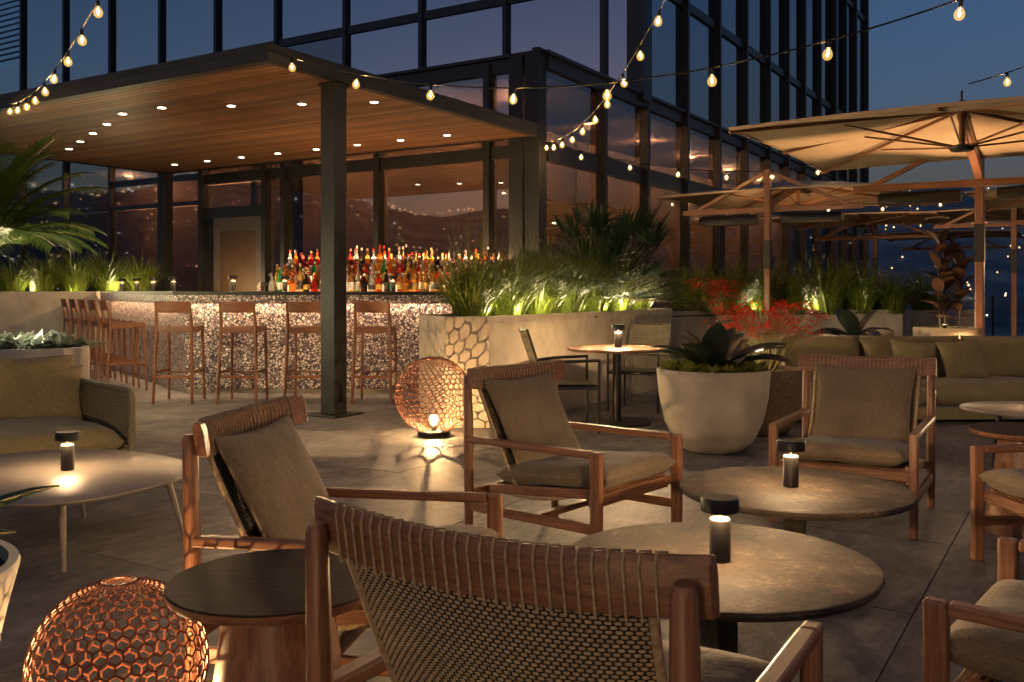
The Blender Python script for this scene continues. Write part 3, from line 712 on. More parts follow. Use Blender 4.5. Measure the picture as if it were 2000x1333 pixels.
# ---- round stone tables on a square column
TZ = .45
stt = empty('stone_table', cat='table', label='x')
mb = MB(); n = 56; rr = random.Random(5); prof = []
vs = []
for r_, z in ((.001, TZ - .032), (.462, TZ - .032), (.482, TZ - .026), (.490, TZ - .012), (.487, TZ - .002), (.482, TZ), (.001, TZ)):
    for k in range(n):
        j = 1 + (.0015 * math.sin(k * 2 * math.pi * 5 / n) + .001 * math.sin(k * 2 * math.pi * 11 / n)) * (r_ > .1)
        vs.append((r_ * j * math.cos(2 * math.pi * k / n), r_ * j * math.sin(2 * math.pi * k / n), z))
fs = [(i * n + k, i * n + (k + 1) % n, (i + 1) * n + (k + 1) % n, (i + 1) * n + k) for i in range(6) for k in range(n)]
mb.add(vs, fs).build('tabletop', M['stone'], stt, 35)
MB().box(-.045, .045, -.045, .045, .02, TZ - .033).build('column', M['stone'], stt, bevel=.004)
MB().lathe([(.26, 0), (.27, .004), (.27, .016), (.26, .02)], 40).build('foot_plate', M['black'], stt, 40)
T1, T2 = V(.649, 2.95, 0), V(1.222, 4.044, 0)
o = place(stt, True, T1, R(35), 'round stone table with a branching crack in its top, armchair back before it', 'round stone lounge tables')
o = place(stt, False, T2, R(160), 'round stone table standing in front of the armchair that faces away from the sofa', 'round stone lounge tables')
o = place(stt, False, (-.75, -.55, 0), R(80), 'added round stone table out of view, carrying a fill lamp', 'round stone lounge tables')  # added behind the camera to carry a fill lamp
put_lamp((-.75, -.55, TZ), 'added bronze mushroom table lamp out of view, filling the armchair back')  # added fill, lights the woven back of the nearest armchair
put_lamp((T1.x + .005, T1.y - .01, TZ), 'bronze mushroom table lamp on the cracked round stone table')
put_lamp((T2.x - .012, T2.y + .012, TZ), 'bronze mushroom table lamp on the round stone table by the sofa-side armchair')
# ---- wood side tables: turned cone pedestal, dark top
def make_side():
    c = empty('wood_side_table')
    MB().lathe([(.001, .518), (.255, .520), (.274, .530), (.280, .543), (.2805, .551), (.2785, .5555), (.001, .5558)], 56).build('tabletop', M['walnut'], c, 25)
    MB().lathe([(.250, .5185), (.274, .5285), (.2812, .543), (.2815, .5505), (.2805, .5505), (.2802, .543), (.270, .530), (.250, .5195)], 56).build('edge_band', M['teak_x'], c, 40)
    MB().lathe([(.205, 0), (.21, .006), (.20, .08), (.165, .30), (.145, .45), (.138, .516)], 40).build('pedestal', M['teak_z'], c, 40)
    return c
sd_t = make_side(); place(sd_t, True, (-.603, 2.42, 0), 0, 'round wood side table with dark top and cone pedestal beside the globe lantern'); sd_t['category'] = 'side table'; sd_t['group'] = 'wood side tables'
p = gnd(2010, 865, .5)
s2 = place(sd_t, False, (2.77, 5.03, 0), 1, 'small wood side table with cone pedestal between sofa and armchair'); 
s2.children[0].data = s2.children[0].data.copy(); s2.children[0].data.materials[0] = M['teak_x']
# ---- white rounded triangular coffee table
def rounded(pts, r, n=10):
    out = []; N_ = len(pts)
    for i in range(N_):
        p0, p, p1 = Vector(pts[i - 1]), Vector(pts[i]), Vector(pts[(i + 1) % N_]); a = (p0 - p); b = (p1 - p); la, lb = min(r, a.length * .49), min(r, b.length * .49)
        s, e = p + a.normalized() * la, p + b.normalized() * lb
        for k in range(n + 1):
            t = k / n; out.append(s * (1 - t) ** 2 + p * 2 * t * (1 - t) + e * t * t)
    return out
def coffee(name, pts, r, z, legs, top, legm, label, loc=(0, 0, 0)):
    c = empty(name, loc, 0, label, 'coffee table', 'coffee tables by the sofas'); poly = rounded([V(*p, 0) for p in pts], r)
    cc = sum(poly, V(0, 0, 0)) / len(poly)
    mb = MB(); n = len(poly)
    for sc_, zz in ((.93, z - .028), (.985, z - .022), (1, z - .010), (.998, z - .003), (.99, z)):
        for p in poly: q = cc + (p - cc) * sc_; mb.v.append((q.x, q.y, zz))
    for i in range(4):
        for k in range(n): mb.f.append((i * n + k, i * n + (k + 1) % n, (i + 1) * n + (k + 1) % n, (i + 1) * n + k))
    mb.f += [tuple(reversed(range(n))), tuple(range(4 * n, 5 * n))]
    mb.build('tabletop', M[top], c, 40)
    for (x0, y0, x1, y1) in legs: MB().tube([(x0, y0, 0), (x1, y1, z - .026)], [.010, .019], 12).build('leg', M[legm], c, 50)
    return c
coffee('coffee_table', [(-1.50, 5.0), (-2.02, 3.90), (-3.35, 4.95), (-2.6, 5.75)], .62, .36, [(-2.068, 4.316, -2.10, 4.36), (-1.726, 4.93, -1.82, 4.92), (-3.0, 4.95, -2.9, 4.95), (-2.45, 5.35, -2.45, 5.28)], 'white', 'white', 'pale rounded triangular coffee table with slim legs by the green sofa')
put_lamp((-2.33, 4.90, .36), 'bronze mushroom table lamp on the pale rounded coffee table')
p0 = gnd(1905, 890, 0)
coffee('coffee_table', [(3.30, 7.0), (3.75, 6.4), (4.85, 6.4), (4.75, 7.4), (3.65, 7.5)], .5, .42, [(3.52, 6.85, 3.60, 6.9), (4.35, 6.55, 4.3, 6.65), (4.45, 7.25, 4.35, 7.15)], 'white', 'steel', 'pale rounded coffee table in front of the long sofa with umbrella behind')
put_lamp((4.08, 6.95, .42), 'bronze mushroom table lamp on the coffee table before the long sofa')
# ---- wire globe lanterns
def hexglobe(Rr, n=30, tr=.0062, zc=0):
    mb = MB(); wd = 2 * math.pi / n; rows = 15
    def P(x, y):   # mercator to sphere, hexagons stay regular
        lat = 2 * math.atan(math.exp(y)) - math.pi / 2; return V(math.cos(lat) * math.cos(x), math.cos(lat) * math.sin(x), math.sin(lat)) * Rr
    hs = wd / math.sqrt(3)   # hexagon side
    def tubeseg(a, b, r):
        a, b = Vector(a), Vector(b); d = (b - a).normalized(); nn = ((a + b) / 2).normalized(); s = d.cross(nn)
        A = [a + s * r, a + nn * r, a - s * r, a - nn * r]; Bq = [b + s * r, b + nn * r, b - s * r, b - nn * r]
        mb.add(A + Bq, [(0, 1, 5, 4), (1, 2, 6, 5), (2, 3, 7, 6), (3, 0, 4, 7), (3, 2, 1, 0), (4, 5, 6, 7)])
    for j in range(-rows, rows + 1):
        yc = j * hs * 1.5
        for i in range(n):
            xc = (i + (.5 if j % 2 else 0)) * wd
            lat = 2 * math.atan(math.exp(yc)) - math.pi / 2; r = tr * (.55 + .45 * math.cos(lat))
            a = P(xc - wd / 2, yc + hs / 2); b = P(xc, yc + hs); c = P(xc + wd / 2, yc + hs / 2); d = P(xc + wd / 2, yc - hs / 2)
            tubeseg(a, b, r); tubeseg(b, c, r); tubeseg(c, d, r)
    return mb, rows * hs * 1.5 + hs
def lantern(loc, Rr, n, label, power, tr):
    c = empty('globe_lantern', loc, random.uniform(0, 1), label, 'lantern', 'copper wire globe lanterns')
    mb, ym = hexglobe(Rr, n, tr); zc = Rr * .965 + .035
    g = mb.build('wire_globe', M['copper'], c); g.location = (0, 0, zc)
    lat = 2 * math.atan(math.exp(ym)) - math.pi / 2; r0 = Rr * math.cos(lat); z0 = zc + Rr * math.sin(lat)
    MB().tube([(r0 * math.cos(t * math.pi / 12), r0 * math.sin(t * math.pi / 12), z0) for t in range(25)], tr * 1.3, 6).build('top_ring', M['copper'], c)
    MB().lathe([(Rr * .40, 0), (Rr * .42, .004), (Rr * .42, .045), (Rr * .36, .052), (.001, .052)], 36).build('base', M['black'], c, 40)
    h = .052
    MB().lathe([(.022, h), (.022, h + .035), (.018, h + .04), (.001, h + .04)], 16).build('socket', M['lamp'], c, 40)
    bl = MB().lathe([(.016, h + .04), (.030, h + .06), (.042, h + .085), (.044, h + .10), (.036, h + .125), (.018, h + .14), (.001, h + .142)], 18).build('bulb', M['lantern_glass'], c, 60)
    MB().sphere((0, 0, h + .092), .015, 10, 6).build('filament', M['lantern_fil'], bl)
    lamp('lantern_light', (0, 0, h + .118), power, c, 'POINT', (1, .60, .27), .002, .3)
lantern((-1.089, 2.59, 0), .236, 36, 'small copper wire globe lantern glowing beside the wood side table', 9, .0031)
lantern((-.70, 8.36, 0), .342, 36, 'large copper wire globe lantern glowing against the planter by the bar', 32, .0038)

# ---- sofas
def grid_panel(mb, S, nu, nv, r=.004):
    for i in range(nu + 1): mb.tube([S(i / nu, j / 6) for j in range(7)], r, 5, False)
    for j in range(nv + 1): mb.tube([S(i / 8, j / nv) + V(0, 0, 0) for i in range(9)], r, 5, False)
    return mb
def sofa(name, loc, f, L, D, ah, label, seats, backs, bh=.74, both=True):
    """origin at the front corner of the right-hand arm as one looks at the sofa; runs along local -x"""
    c = empty(name, loc, facing(*f) + math.pi, label, 'sofa', 'upholstered rope sofas')   # local +y points to the back
    # local: front at y=0, back at y=D, x from -L to 0
    MB().box(-L + .03, -.03, .04, D - .05, .05, .17).build('base', M['olive'], c, bevel=.02)
    for k in range(seats):
        w_ = (L - .08) / seats; mb = slab_cushion(w_ - .01, D - .12, .24, k); xform(mb, Matrix.Translation((-.04 - w_ * (k + .5), (D - .12) / 2 + .01, .285))); mb.build('seat_cushion', M['olive'], c, 60)
    for s, x in ((1, 0), (-1, -L)) if both else ((1, 0),):
        S = lambda u, v: V(x + s * .02 * math.sin(math.pi * v), .02 + u * (D - .04), .10 + v * (ah - .12))
        sheet(S, 6, 4).build('arm_backing', M['olive'], c, 60)
        S3 = lambda u, v: V(x + s * (.006 + .02 * math.sin(math.pi * v)), .02 + u * (D - .04), .10 + v * (ah - .12))
        S4 = lambda u, v: V(x - s * (.006 - .02 * math.sin(math.pi * v)), .02 + u * (D - .04), .10 + v * (ah - .12))
        mb = grid_panel(MB(), S3, 34, 20, .0045); grid_panel(mb, S4, 34, 20, .0045); o = mb.build('arm_weave', M['rope'], c); o['kind'] = 'stuff'
        MB().tube([(x, .0, .02), (x, 0, ah - .06), (x, .015, ah - .015), (x, .06, ah), (x, D - .1, ah + .01), (x, D, ah - .01), (x, D, .02)], .022, 10).build('arm_frame', M['rope'], c, 60)
    S = lambda u, v: V(-L + u * L, D + .01, .10 + v * (bh - .14))
    sheet(S, 6, 4).build('back_panel', M['olive'], c, 60)
    MB().tube([(-L, D, bh - .04), (0, D, bh - .04)], .022, 10).build('back_frame', M['rope'], c, 60)
    w_ = (L - .08) / backs
    for k in range(backs):
        mb = pillow(w_ - .01, .46, .20, 14, 12, .12, 20 + k, 4.5); xform(mb, Matrix.Translation((-.04 - w_ * (k + .5), D - .17, .60)) @ Matrix.Rotation(R(90 - 12), 4, 'X')); mb.build('back_cushion', M['olive'], c, 60)
    return c
fl = V(.69, -.724, 0)
sofa('sofa', (-2.56, 6.30, 0), (fl.x, fl.y), 2.6, 1.10, .62, 'olive green sofa with woven rope arm beside the pale coffee table', 2, 3, .74)
sofa('sofa', (2.62 + 4.3, 9.05, 0), (0.02, -1), 4.3, 1.05, .74, 'long olive sofa behind the armchair, under the big tan umbrella', 3, 4, .80)
def scatter(p, w_, rot, label, seed, m='olive'):
    o = pillow(w_, w_ * .92, .15, 14, 14, .35, seed, 2.2).build('scatter_cushion', M[m], None, 60); o.location = p; o.rotation_euler = rot
    tag(o, label, 'cushion', 'loose sofa cushions'); piping(w_, w_ * .92, .35, .005).build('piping', M[m], o, 60); return o
scatter(at(95, 768, 6.75), .46, (R(72), R(4), R(38)), 'square olive cushion leaning on the woven sofa arm by the coffee table', 1)
scatter(at(5, 772, 6.6), .50, (R(72), R(-6), R(48)), 'square olive cushion on the green sofa behind the pale coffee table', 2)
scatter(at(1725, 690, 9.75), .46, (R(70), R(-8), R(20)), 'olive cushion in the corner of the long sofa behind the armchair', 3)
scatter(at(1785, 705, 9.65), .48, (R(68), R(5), R(-6)), 'olive cushion half hidden by the armchair rail on the long sofa', 4)
scatter(at(1880, 703, 9.62), .48, (R(66), R(-3), R(8)), 'olive cushion beside the umbrella mast on the long sofa', 5)
# ---- bar stools (face +y)
def make_stool():
    c = empty('bar_stool'); W, D, SH, BH = .40, .40, .90, 1.17
    for s in (-1, 1):
        x = s * W / 2
        MB().tube([(x * 1.12, -D / 2 - .05, 0), (x, -D / 2, SH - .05), (x * .98, -D / 2 - .01, SH + .08), (x * .97, -D / 2 - .055, BH)], [.016, .021, .020, .014], 10).build('leg', M['stool_z'], c, 50)
        MB().tube([(x * 1.06, D / 2 + .04, 0), (x * .98, D / 2, SH - .01)], [.015, .020], 10).build('leg', M['stool_z'], c, 50)
        MB().bar((x, -D / 2, SH - .07), (x * .98, D / 2, SH - .06), .022, .04).build('seat_rail', M['stool_y'], c, bevel=.004)
        MB().bar((x * 1.06, -D / 2 - .03, .36), (x * 1.03, D / 2 + .02, .36), .02, .03).build('side_stretcher', M['stool_y'], c, bevel=.004)
    MB().bar((-W / 2, -D / 2 - .035, .31), (W / 2, -D / 2 - .035, .31), .02, .032).build('stretcher', M['stool_x'], c, bevel=.004)
    MB().bar((-W / 2, D / 2 + .02, .33), (W / 2, D / 2 + .02, .33), .035, .022).build('footrest', M['stool_x'], c, bevel=.004)
    MB().bar((-W / 2, -D / 2, SH - .065), (W / 2, -D / 2, SH - .065), .022, .045).build('seat_rail', M['stool_x'], c, bevel=.004)
    S = lambda u, v: V((u - .5) * W * 1.02, (v - .5) * D * 1.08, SH - .02 - .022 * math.sin(math.pi * u) * math.sin(math.pi * v))
    sm = MB()
    for zz in (0, -.028):
        b0_ = len(sm.v)
        for j in range(9):
            for i in range(9): p = S(i / 8, j / 8); sm.v.append((p.x, p.y, p.z + zz))
        for j in range(8):
            for i in range(8): a = b0_ + j * 9 + i; q = (a, a + 1, a + 10, a + 9); sm.f.append(q if zz == 0 else q[::-1])
    ed = [i for i in range(9)] + [8 + 9 * j for j in range(1, 9)] + [80 - i for i in range(1, 9)] + [72 - 9 * j for j in range(1, 8)]
    for k in range(len(ed)): a, b = ed[k], ed[(k + 1) % len(ed)]; sm.f.append((a + 81, b + 81, b, a))
    sm.build('seat', M['stool_y'], c, 40)
    mb = MB(); n = 10
    for i in range(n + 1):
        u = i / n * 2 - 1; x = u * (W / 2 - .004); y = -D / 2 - .045 - .03 * (1 - u * u)
        for dy, z in ((-.010, BH - .125), (.010, BH - .125), (.008, BH + .005), (-.010, BH + .005)): mb.v.append((x, y + dy - (z - BH) * .14 - .004, z))
    for i in range(n):
        for q in range(4): mb.f.append((i * 4 + q, i * 4 + (q + 1) % 4, i * 4 + 4 + (q + 1) % 4, i * 4 + 4 + q))
    mb.f += [(3, 2, 1, 0), tuple(range(4 * n, 4 * n + 4))]
    mb.build('backrest', M['stool_x'], c, 40, .003)
    return c
stl = make_stool(); names = ['first', 'second', 'third', 'fourth', 'fifth']
for i, u in enumerate((335, 463, 593, 727)):
    x = (u - 1000) / FPX * 10.69
    o = place(stl, i == 0, (x, 10.95 + random.uniform(-.02, .02), 0), R(random.uniform(-3, 3)), '%s bar stool along the bar front, counting from the bar corner' % names[i]); o['category'] = 'bar stool'; o['group'] = 'wooden bar stools'
nout = nrm if nrm.x < 0 else -nrm
for i in range(5):
    p = bc + dirn * (.85 + .72 * i) + nout * .55
    o = place(stl, False, (p.x, p.y, 0), facing(-nout.x, -nout.y), '%s bar stool along the angled side wing of the bar, counting from its corner' % names[i])
lab5 = ['next to the bar corner', 'second from the bar corner', 'third from the bar corner', 'fourth from the bar corner', 'fifth from the bar corner', 'beside the bottles', 'behind the steel canopy column']
cl = [at(276, 567, 15.6), at(306, 567, 15.0), at(340, 567, 14.0), at(377, 567, 13.1), at(452, 567, 12.0), at(557, 567, 12.0), at(767, 567, 12.0)]
bcl = bc + nout * -.15
cps = [bcl + dirn * 4.2, bcl + dirn * 3.2, bcl + dirn * 2.2, bcl + dirn * 1.1, V(-3.58, 12.0, 0), V(-2.92, 12.02, 0), V(-1.53, 12.0, 0)]
for i, p in enumerate(cps):
    put_lamp((p.x, p.y, 1.292), ['lamp at the far planter end of the angled bar counter wing', 'lamp on the angled bar wing, next to the one at its planter end', 'lamp midway along the angled bar counter wing', 'lamp on the angled bar wing closest to the counter corner', 'lamp on the bar counter in front of the brown door', 'lamp on the bar counter before the start of the bottle rows', 'lamp on the bar counter in front of the densest bottles'][i], 1.0, 16)
# ---- dining set
dt = empty('dining_table', (1.033, 9.2, 0), 0, 'round wooden cafe table on a black column and disc foot beside the planter', 'table')
MB().lathe([(.001, .712), (.47, .712), (.488, .722), (.49, .732), (.486, .74), (.001, .74)], 48).build('tabletop', M['teak_x'], dt, 30)
MB().tube([(0, 0, .02), (0, 0, .712)], .042, 20).build('column', M['black'], dt, 50)
MB().lathe([(.33, 0), (.34, .004), (.335, .018), (.05, .026), (.001, .026)], 40).build('foot', M['black'], dt, 40)
put_lamp((1.045, 9.2, .74), 'bronze mushroom table lamp on the round cafe table by the planter', 1.12, 40)
def make_dining():
    c = empty('dining_chair'); W, D = .56, .52
    for s in (-1, 1):
        x = s * W / 2
        MB().tube([(x, D / 2, 0), (x, D / 2, .66)], .013, 8).build('leg', M['steel'], c, 50)
        MB().tube([(x * .92, -D / 2 + .02, 0), (x * .92, -D / 2 - .0, .42), (x * .9, -D / 2 - .03, .62), (x * .86, -D / 2 - .13, .94)], [.014, .014, .014, .010], 8).build('leg', M['steel'], c, 50)
        MB().tube([(x * .9, -D / 2 - .01, .63), (x * .98, -D / 2 + .2, .655), (x, D / 2 + .01, .665)], .014, 8).build('armrest', M['steel'], c, 50)
    MB().box(-W / 2, W / 2, -D / 2, D / 2, .40, .43).build('seat_frame', M['steel'], c, bevel=.008)
    S = lambda u, v: V((u - .5) * (W - .03), (v - .5) * (D - .02), .445 - .01 * math.sin(math.pi * u))
    sheet(S, 6, 6).build('seat_panel', M['rope'], c, 60)
    MB().tube([(-W * .43, -D / 2 - .13, .94), (-W * .2, -D / 2 - .16, .925), (W * .2, -D / 2 - .16, .925), (W * .43, -D / 2 - .13, .94)], .013, 8).build('top_rail', M['steel'], c, 50)
    Sb = lambda u, v: V((u - .5) * W * .86, -D / 2 - .02 - .12 * v - .03 * math.sin(math.pi * u), .58 + .345 * v)
    MB().tube([Sb(i / 6, 0) for i in range(7)], .011, 8).build('lower_rail', M['steel'], c, 50)
    o = grid_panel(MB(), Sb, 18, 14, .0042).build('back_weave', M['rope'], c); o['kind'] = 'stuff'
    o = MB(); 
    for i in range(19): u = i / 18; a = Sb(u, 0); o.tube([a, (a.x, a.y + .03, .44)], .0035, 4, False)
    q = o.build('lower_cords', M['rope'], c); q['kind'] = 'stuff'
    return c
dc = make_dining(); dc['category'] = 'dining chair'
for i, (p, f, lb) in enumerate((((.50, 8.74), (1, .12), 'dark framed dining chair with woven cord back beside the cafe table foot'), ((1.40, 10.22), (-.42, -.9), 'woven dining chair pushed between the cafe table and the lit planter'), ((2.95, 11.2), (.8, -.6), 'woven dining chair standing behind the red flowering plant'))):
    o = place(dc, i == 0, (*p, 0), facing(*f), lb); o['category'] = 'dining chair'; o['group'] = 'woven dining chairs'
# ================================================================ UMBRELLAS AND HEATERS
def make_umbrella(S_=3.48, E=2.77, A=3.11):
    """square canopy aligned to the building; canopy centre at origin, mast 1.88 m off along +a (local x = UR)"""
    c = empty('cantilever_umbrella'); h = S_ / 2
    cor = [(-h, -h), (h, -h), (h, h), (-h, h)]
    m1, m2 = MB(), MB(); n = 8
    for k in range(4):
        a, b = V(*cor[k], E), V(*cor[(k + 1) % 4], E); t = V(0, 0, A)
        for mb, dz in ((m1, 0), (m2, .012)):
            b0_ = len(mb.v)
            for i in range(n + 1):
                for j in range(n + 1):
                    s_ = i / n; w_ = j / n; e = a.lerp(b, w_); p = e.lerp(t, s_)
                    p.z -= .05 * math.sin(math.pi * s_) * math.sin(math.pi * w_) * .9; p.z += .035 * math.sin(math.pi * w_) * (1 - s_) ** 3
                    mb.v.append((p.x, p.y, p.z + dz))
            for i in range(n):
                for j in range(n):
                    q = b0_ + i * (n + 1) + j; f = (q, q + 1, q + n + 2, q + n + 1); mb.f.append(f)
    m1.build('canopy', M['canvas'], c, 60); m2.build('canopy_top', M['canvas_top'], c, 60)
    vl = MB()
    for k in range(4):
        a, b = V(*cor[k], E), V(*cor[(k + 1) % 4], E)
        for i in range(8):
            p, q = a.lerp(b, i / 8), a.lerp(b, (i + 1) / 8); p.z += .035 * math.sin(math.pi * i / 8); q.z += .035 * math.sin(math.pi * (i + 1) / 8)
            vl.bar(p + V(0, 0, .004), q + V(0, 0, .004), .012, .03)
    vl.build('hem', M['canvas'], c)
    HUB = V(0, 0, A - .42)
    for k in range(8):
        a = k * math.pi / 4; e = V(*cor[(k // 2)], E) if k % 2 == 0 else (V(*cor[k // 2], E) + V(*cor[(k // 2 + 1) % 4], E)) / 2 + V(0, 0, .03)
        top = V(0, 0, A - .05); MB().bar(top, e - V(0, 0, .025), .022, .032).build('rib', M['mast_x'], c)
        m_ = top.lerp(e, .52) - V(0, 0, .05); MB().bar(HUB, m_, .014, .018).build('strut', M['mast_x'], c)
    MB().lathe([(.02, -.03), (.10, -.03), (.115, -.01), (.115, .015), (.06, .03), (.02, .03)], 24, (0, 0, HUB.z)).build('hub', M['steel'], c, 40)
    MB().tube([(0, 0, HUB.z - .02), (0, 0, A - .03)], .03, 12).build('hub_post', M['mast_z'], c, 50)
    MB().lathe([(.03, 0), (.03, .04), (.012, .05), (.012, .13), (.001, .14)], 12, (0, 0, A)).build('finial', M['steel'], c, 50)
    MX = 1.70
    MB().bar((0, 0, A - .09), (MX, 0, A - .52), .085, .11, h2=.13).build('arm', M['mast_x'], c, bevel=.012)
    mast = MB().bar((MX, 0, .05), (MX, 0, 3.1), .095, .115, (1, 0, 0)).build('mast', M['mast_z'], c, bevel=.015)
    MB().bar((MX, 0, 1.62), (MX, 0, 2.05), .105, .125, (1, 0, 0)).build('mast_collar', M['steel'], mast, bevel=.006)
    MB().box(MX - .4, MX + .4, -.4, .4, 0, .05).build('base', M['black'], c, bevel=.01)
    CZ = 2.50
    cb = MB().bar((MX - .075, -1.35, CZ), (MX - .075, 1.35, CZ), .05, .06).box(MX - .1005, MX - .092, -1.34, 1.34, CZ + .0305, CZ + .048).box(MX - .058, MX - .0495, -1.34, 1.34, CZ + .0305, CZ + .048).build('heater_bar', M['mast_y'], c, bevel=.008)
    for s in (-1, 1): MB().bar((MX - .02, s * .06, 3.05), (MX - .075, s * 1.15, CZ + .03), .045, .055).build('brace', M['mast_y'], c, bevel=.008)
    return c
UP = 30
umb = make_umbrella()
def heater(c_, label):
    c = empty('patio_heater', c_, RZ, label, 'heater', 'patio heaters hung under umbrellas'); L = .44
    mb = MB(); n = 10
    prof = [(.105 * math.cos(t), .105 * math.sin(t)) for t in [math.pi * (-.12 + 1.24 * k / n) for k in range(n + 1)]]
    for y in (-L, -L + .02, L - .02, L):
        r = .9 if abs(y) == L else 1
        for px, pz in prof: mb.v.append((px * r, y, pz * r))
    m_ = n + 1
    for i in range(3):
        for k in range(n): mb.f.append((i * m_ + k, i * m_ + k + 1, (i + 1) * m_ + k + 1, (i + 1) * m_ + k))
        mb.f.append((i * m_ + n, i * m_, (i + 1) * m_, (i + 1) * m_ + n))
    mb.f += [tuple(range(m_)), tuple(range(3 * m_, 4 * m_))[::-1]]
    mb.build('hood', M['black'], c, 40)
    MB().box(-.07, .07, -L + .03, L - .03, -.050, -.036).build('reflector', M['door'], c)
    for k in range(14): MB().box(-.072, .072, -L + .06 + k * .058, -L + .068 + k * .058, -.060, -.0505).build('grille_bar', M['steel'], c)
    MB().bar((0, -.2, .103), (0, -.2, .135), .02, .02).build('hanger', M['steel'], c); MB().bar((0, .2, .103), (0, .2, .135), .02, .02).build('hanger', M['steel'], c)
    return c
usp = [((4.38, 9.10), 0, 'big tan square umbrella with timber mast rising behind the long sofa', True),
       ((4.70, 15.36), 180, 'tan umbrella with braced timber mast standing in front of the grass planter', True),
       ((9.2, 14.6), 0, 'tan umbrella partly hidden behind the largest umbrella mast', True),
       ((7.4, 19.9), 0, 'slate-topped umbrella just right of the glass building corner', False),
       ((10.0, 18.4), 180, 'dark umbrella in the second row behind the big timber mast', False),
       ((11.7, 25.2), 0, 'farthest dark umbrella over the distant terrace edge', False)]
for i, (p, rot, lb, lit) in enumerate(usp):
    o = place(umb, i == 0, (*p, 0), RZ + R(rot), lb); o['category'] = 'umbrella'; o['group'] = 'square cantilever umbrellas'
    if lit:
        d = (UR if rot == 0 else -UR) * 1.625
        e = (UR if rot == 0 else -UR) * (1.45 if i == 0 else 1.56); pos = V(p[0] + e.x, p[1] + e.y, .06 if i == 0 else 1.72); tgt = V(p[0], p[1], 2.9) - e * .25
        fx = empty('mast_uplight', pos, 0, ['black uplight at the mast foot of the big tan umbrella', 'small black uplight clamped to the braced umbrella mast', 'small black uplight clamped to the mast of the partly hidden tan umbrella'][i], 'spotlight', 'uplights at the umbrella masts')
        dv = (tgt - pos).normalized(); MB().tube([(0, 0, 0), dv * .12], [.045, .055], 16).build('housing', M['black'], fx, 40); MB().tube([dv * .121, dv * .126], .048, 16).build('lens', M['lamp_glow'], fx, 40)
        l = lamp('uplight_beam', dv * .15, (300, 75, 75)[i], fx, 'SPOT', (1, .56, .26), .04, spot=(R(88), .7)); l.rotation_euler = dv.to_track_quat('-Z', 'Y').to_euler()
        if i < 3:
            for s in (-1, 1):
                q = V(p[0], p[1], 0) + d + UL * (.62 * s); heater((q.x, q.y, 2.345), ['heater hung from the big umbrella bar, on the glass building side', 'heater hung from the big umbrella bar, away from the glass building', 'heater hung from the braced umbrella bar, on the glass building side', 'heater hung from the braced umbrella bar, away from the glass building', 'heater under the partly hidden tan umbrella, building side', 'heater under the partly hidden tan umbrella, hillside side'][i * 2 + (0 if s > 0 else 1)])
# ================================================================ PLANTERS AND PLANTS
def planter(name, poly, h, m, label, rim=.05, soil=.06):
    c = empty(name, (0, 0, 0), 0, label, 'planter'); n = len(poly)
    P_ = [V(*p, 0) for p in poly]; cc = sum(P_, V(0, 0, 0)) / n
    inn = [p + (cc - p).normalized() * rim * 1.3 for p in P_]
    mb = MB()
    for q, z in ((P_, 0.0), (P_, h - .006), ([p + (cc - p).normalized() * .006 for p in P_], h), (inn, h), (inn, h - soil)):
        for p in q: mb.v.append((p.x, p.y, z))
    for i in range(4):
        for k in range(n): mb.f.append((i * n + k, i * n + (k + 1) % n, (i + 1) * n + (k + 1) % n, (i + 1) * n + k))
    mb.build('shell', M[m], c)
    MB().prism([(p.x, p.y) for p in inn], h - soil - .02, h - soil + .0).build('soil', M['soil'], c)
    return c
Q0, Q1 = V(-.217, 8.86, 0), V(-.217, 8.86, 0) + UR * 4.55
planter('hex_planter', [(-.63, 8.86), (Q0.x, Q0.y), (Q1.x, Q1.y), (Q1.x - .25, Q1.y + .42), (Q1.x - .85, Q1.y + .25), (-.93, 9.35)], 1.057, 'concrete', 'long faceted concrete planter full of lit grasses between bar and cafe table')
planter('hex_planter', [(2.25, 13.35), (3.1, 14.2), (6.1, 14.6), (6.4, 15.0), (6.1, 15.4), (2.4, 14.6)], 1.0, 'concrete', 'concrete planter with grasses and red flowers along the glass building')
planter('hex_planter', [(-8.6, 15.25), (-6.78, 15.25), (-6.45, 15.9), (-6.3, 16.5), (-7.6, 17.3), (-8.9, 17.3)], 1.285, 'concrete', 'tall grey planter wall with grasses beside the side wing of the bar')
planter('low_planter', [(-5.3, 7.7), (-3.86, 8.05), (-3.76, 8.3), (-3.95, 8.75), (-5.4, 8.7)], .80, 'pale', 'pale low planter of silvery succulents behind the green sofa')
planter('hex_planter', [(6.6, 16.4), (8.3, 16.6), (8.5, 17.0), (6.7, 17.1)], .95, 'concrete', 'distant concrete planter with a grass tuft near the hillside view')
planter('hex_planter', [(8.7, 13.5), (13.5, 13.9), (13.5, 14.5), (8.7, 14.2)], 1.12, 'pale', 'pale planter wall with spiky yuccas beyond the timber umbrella mast')
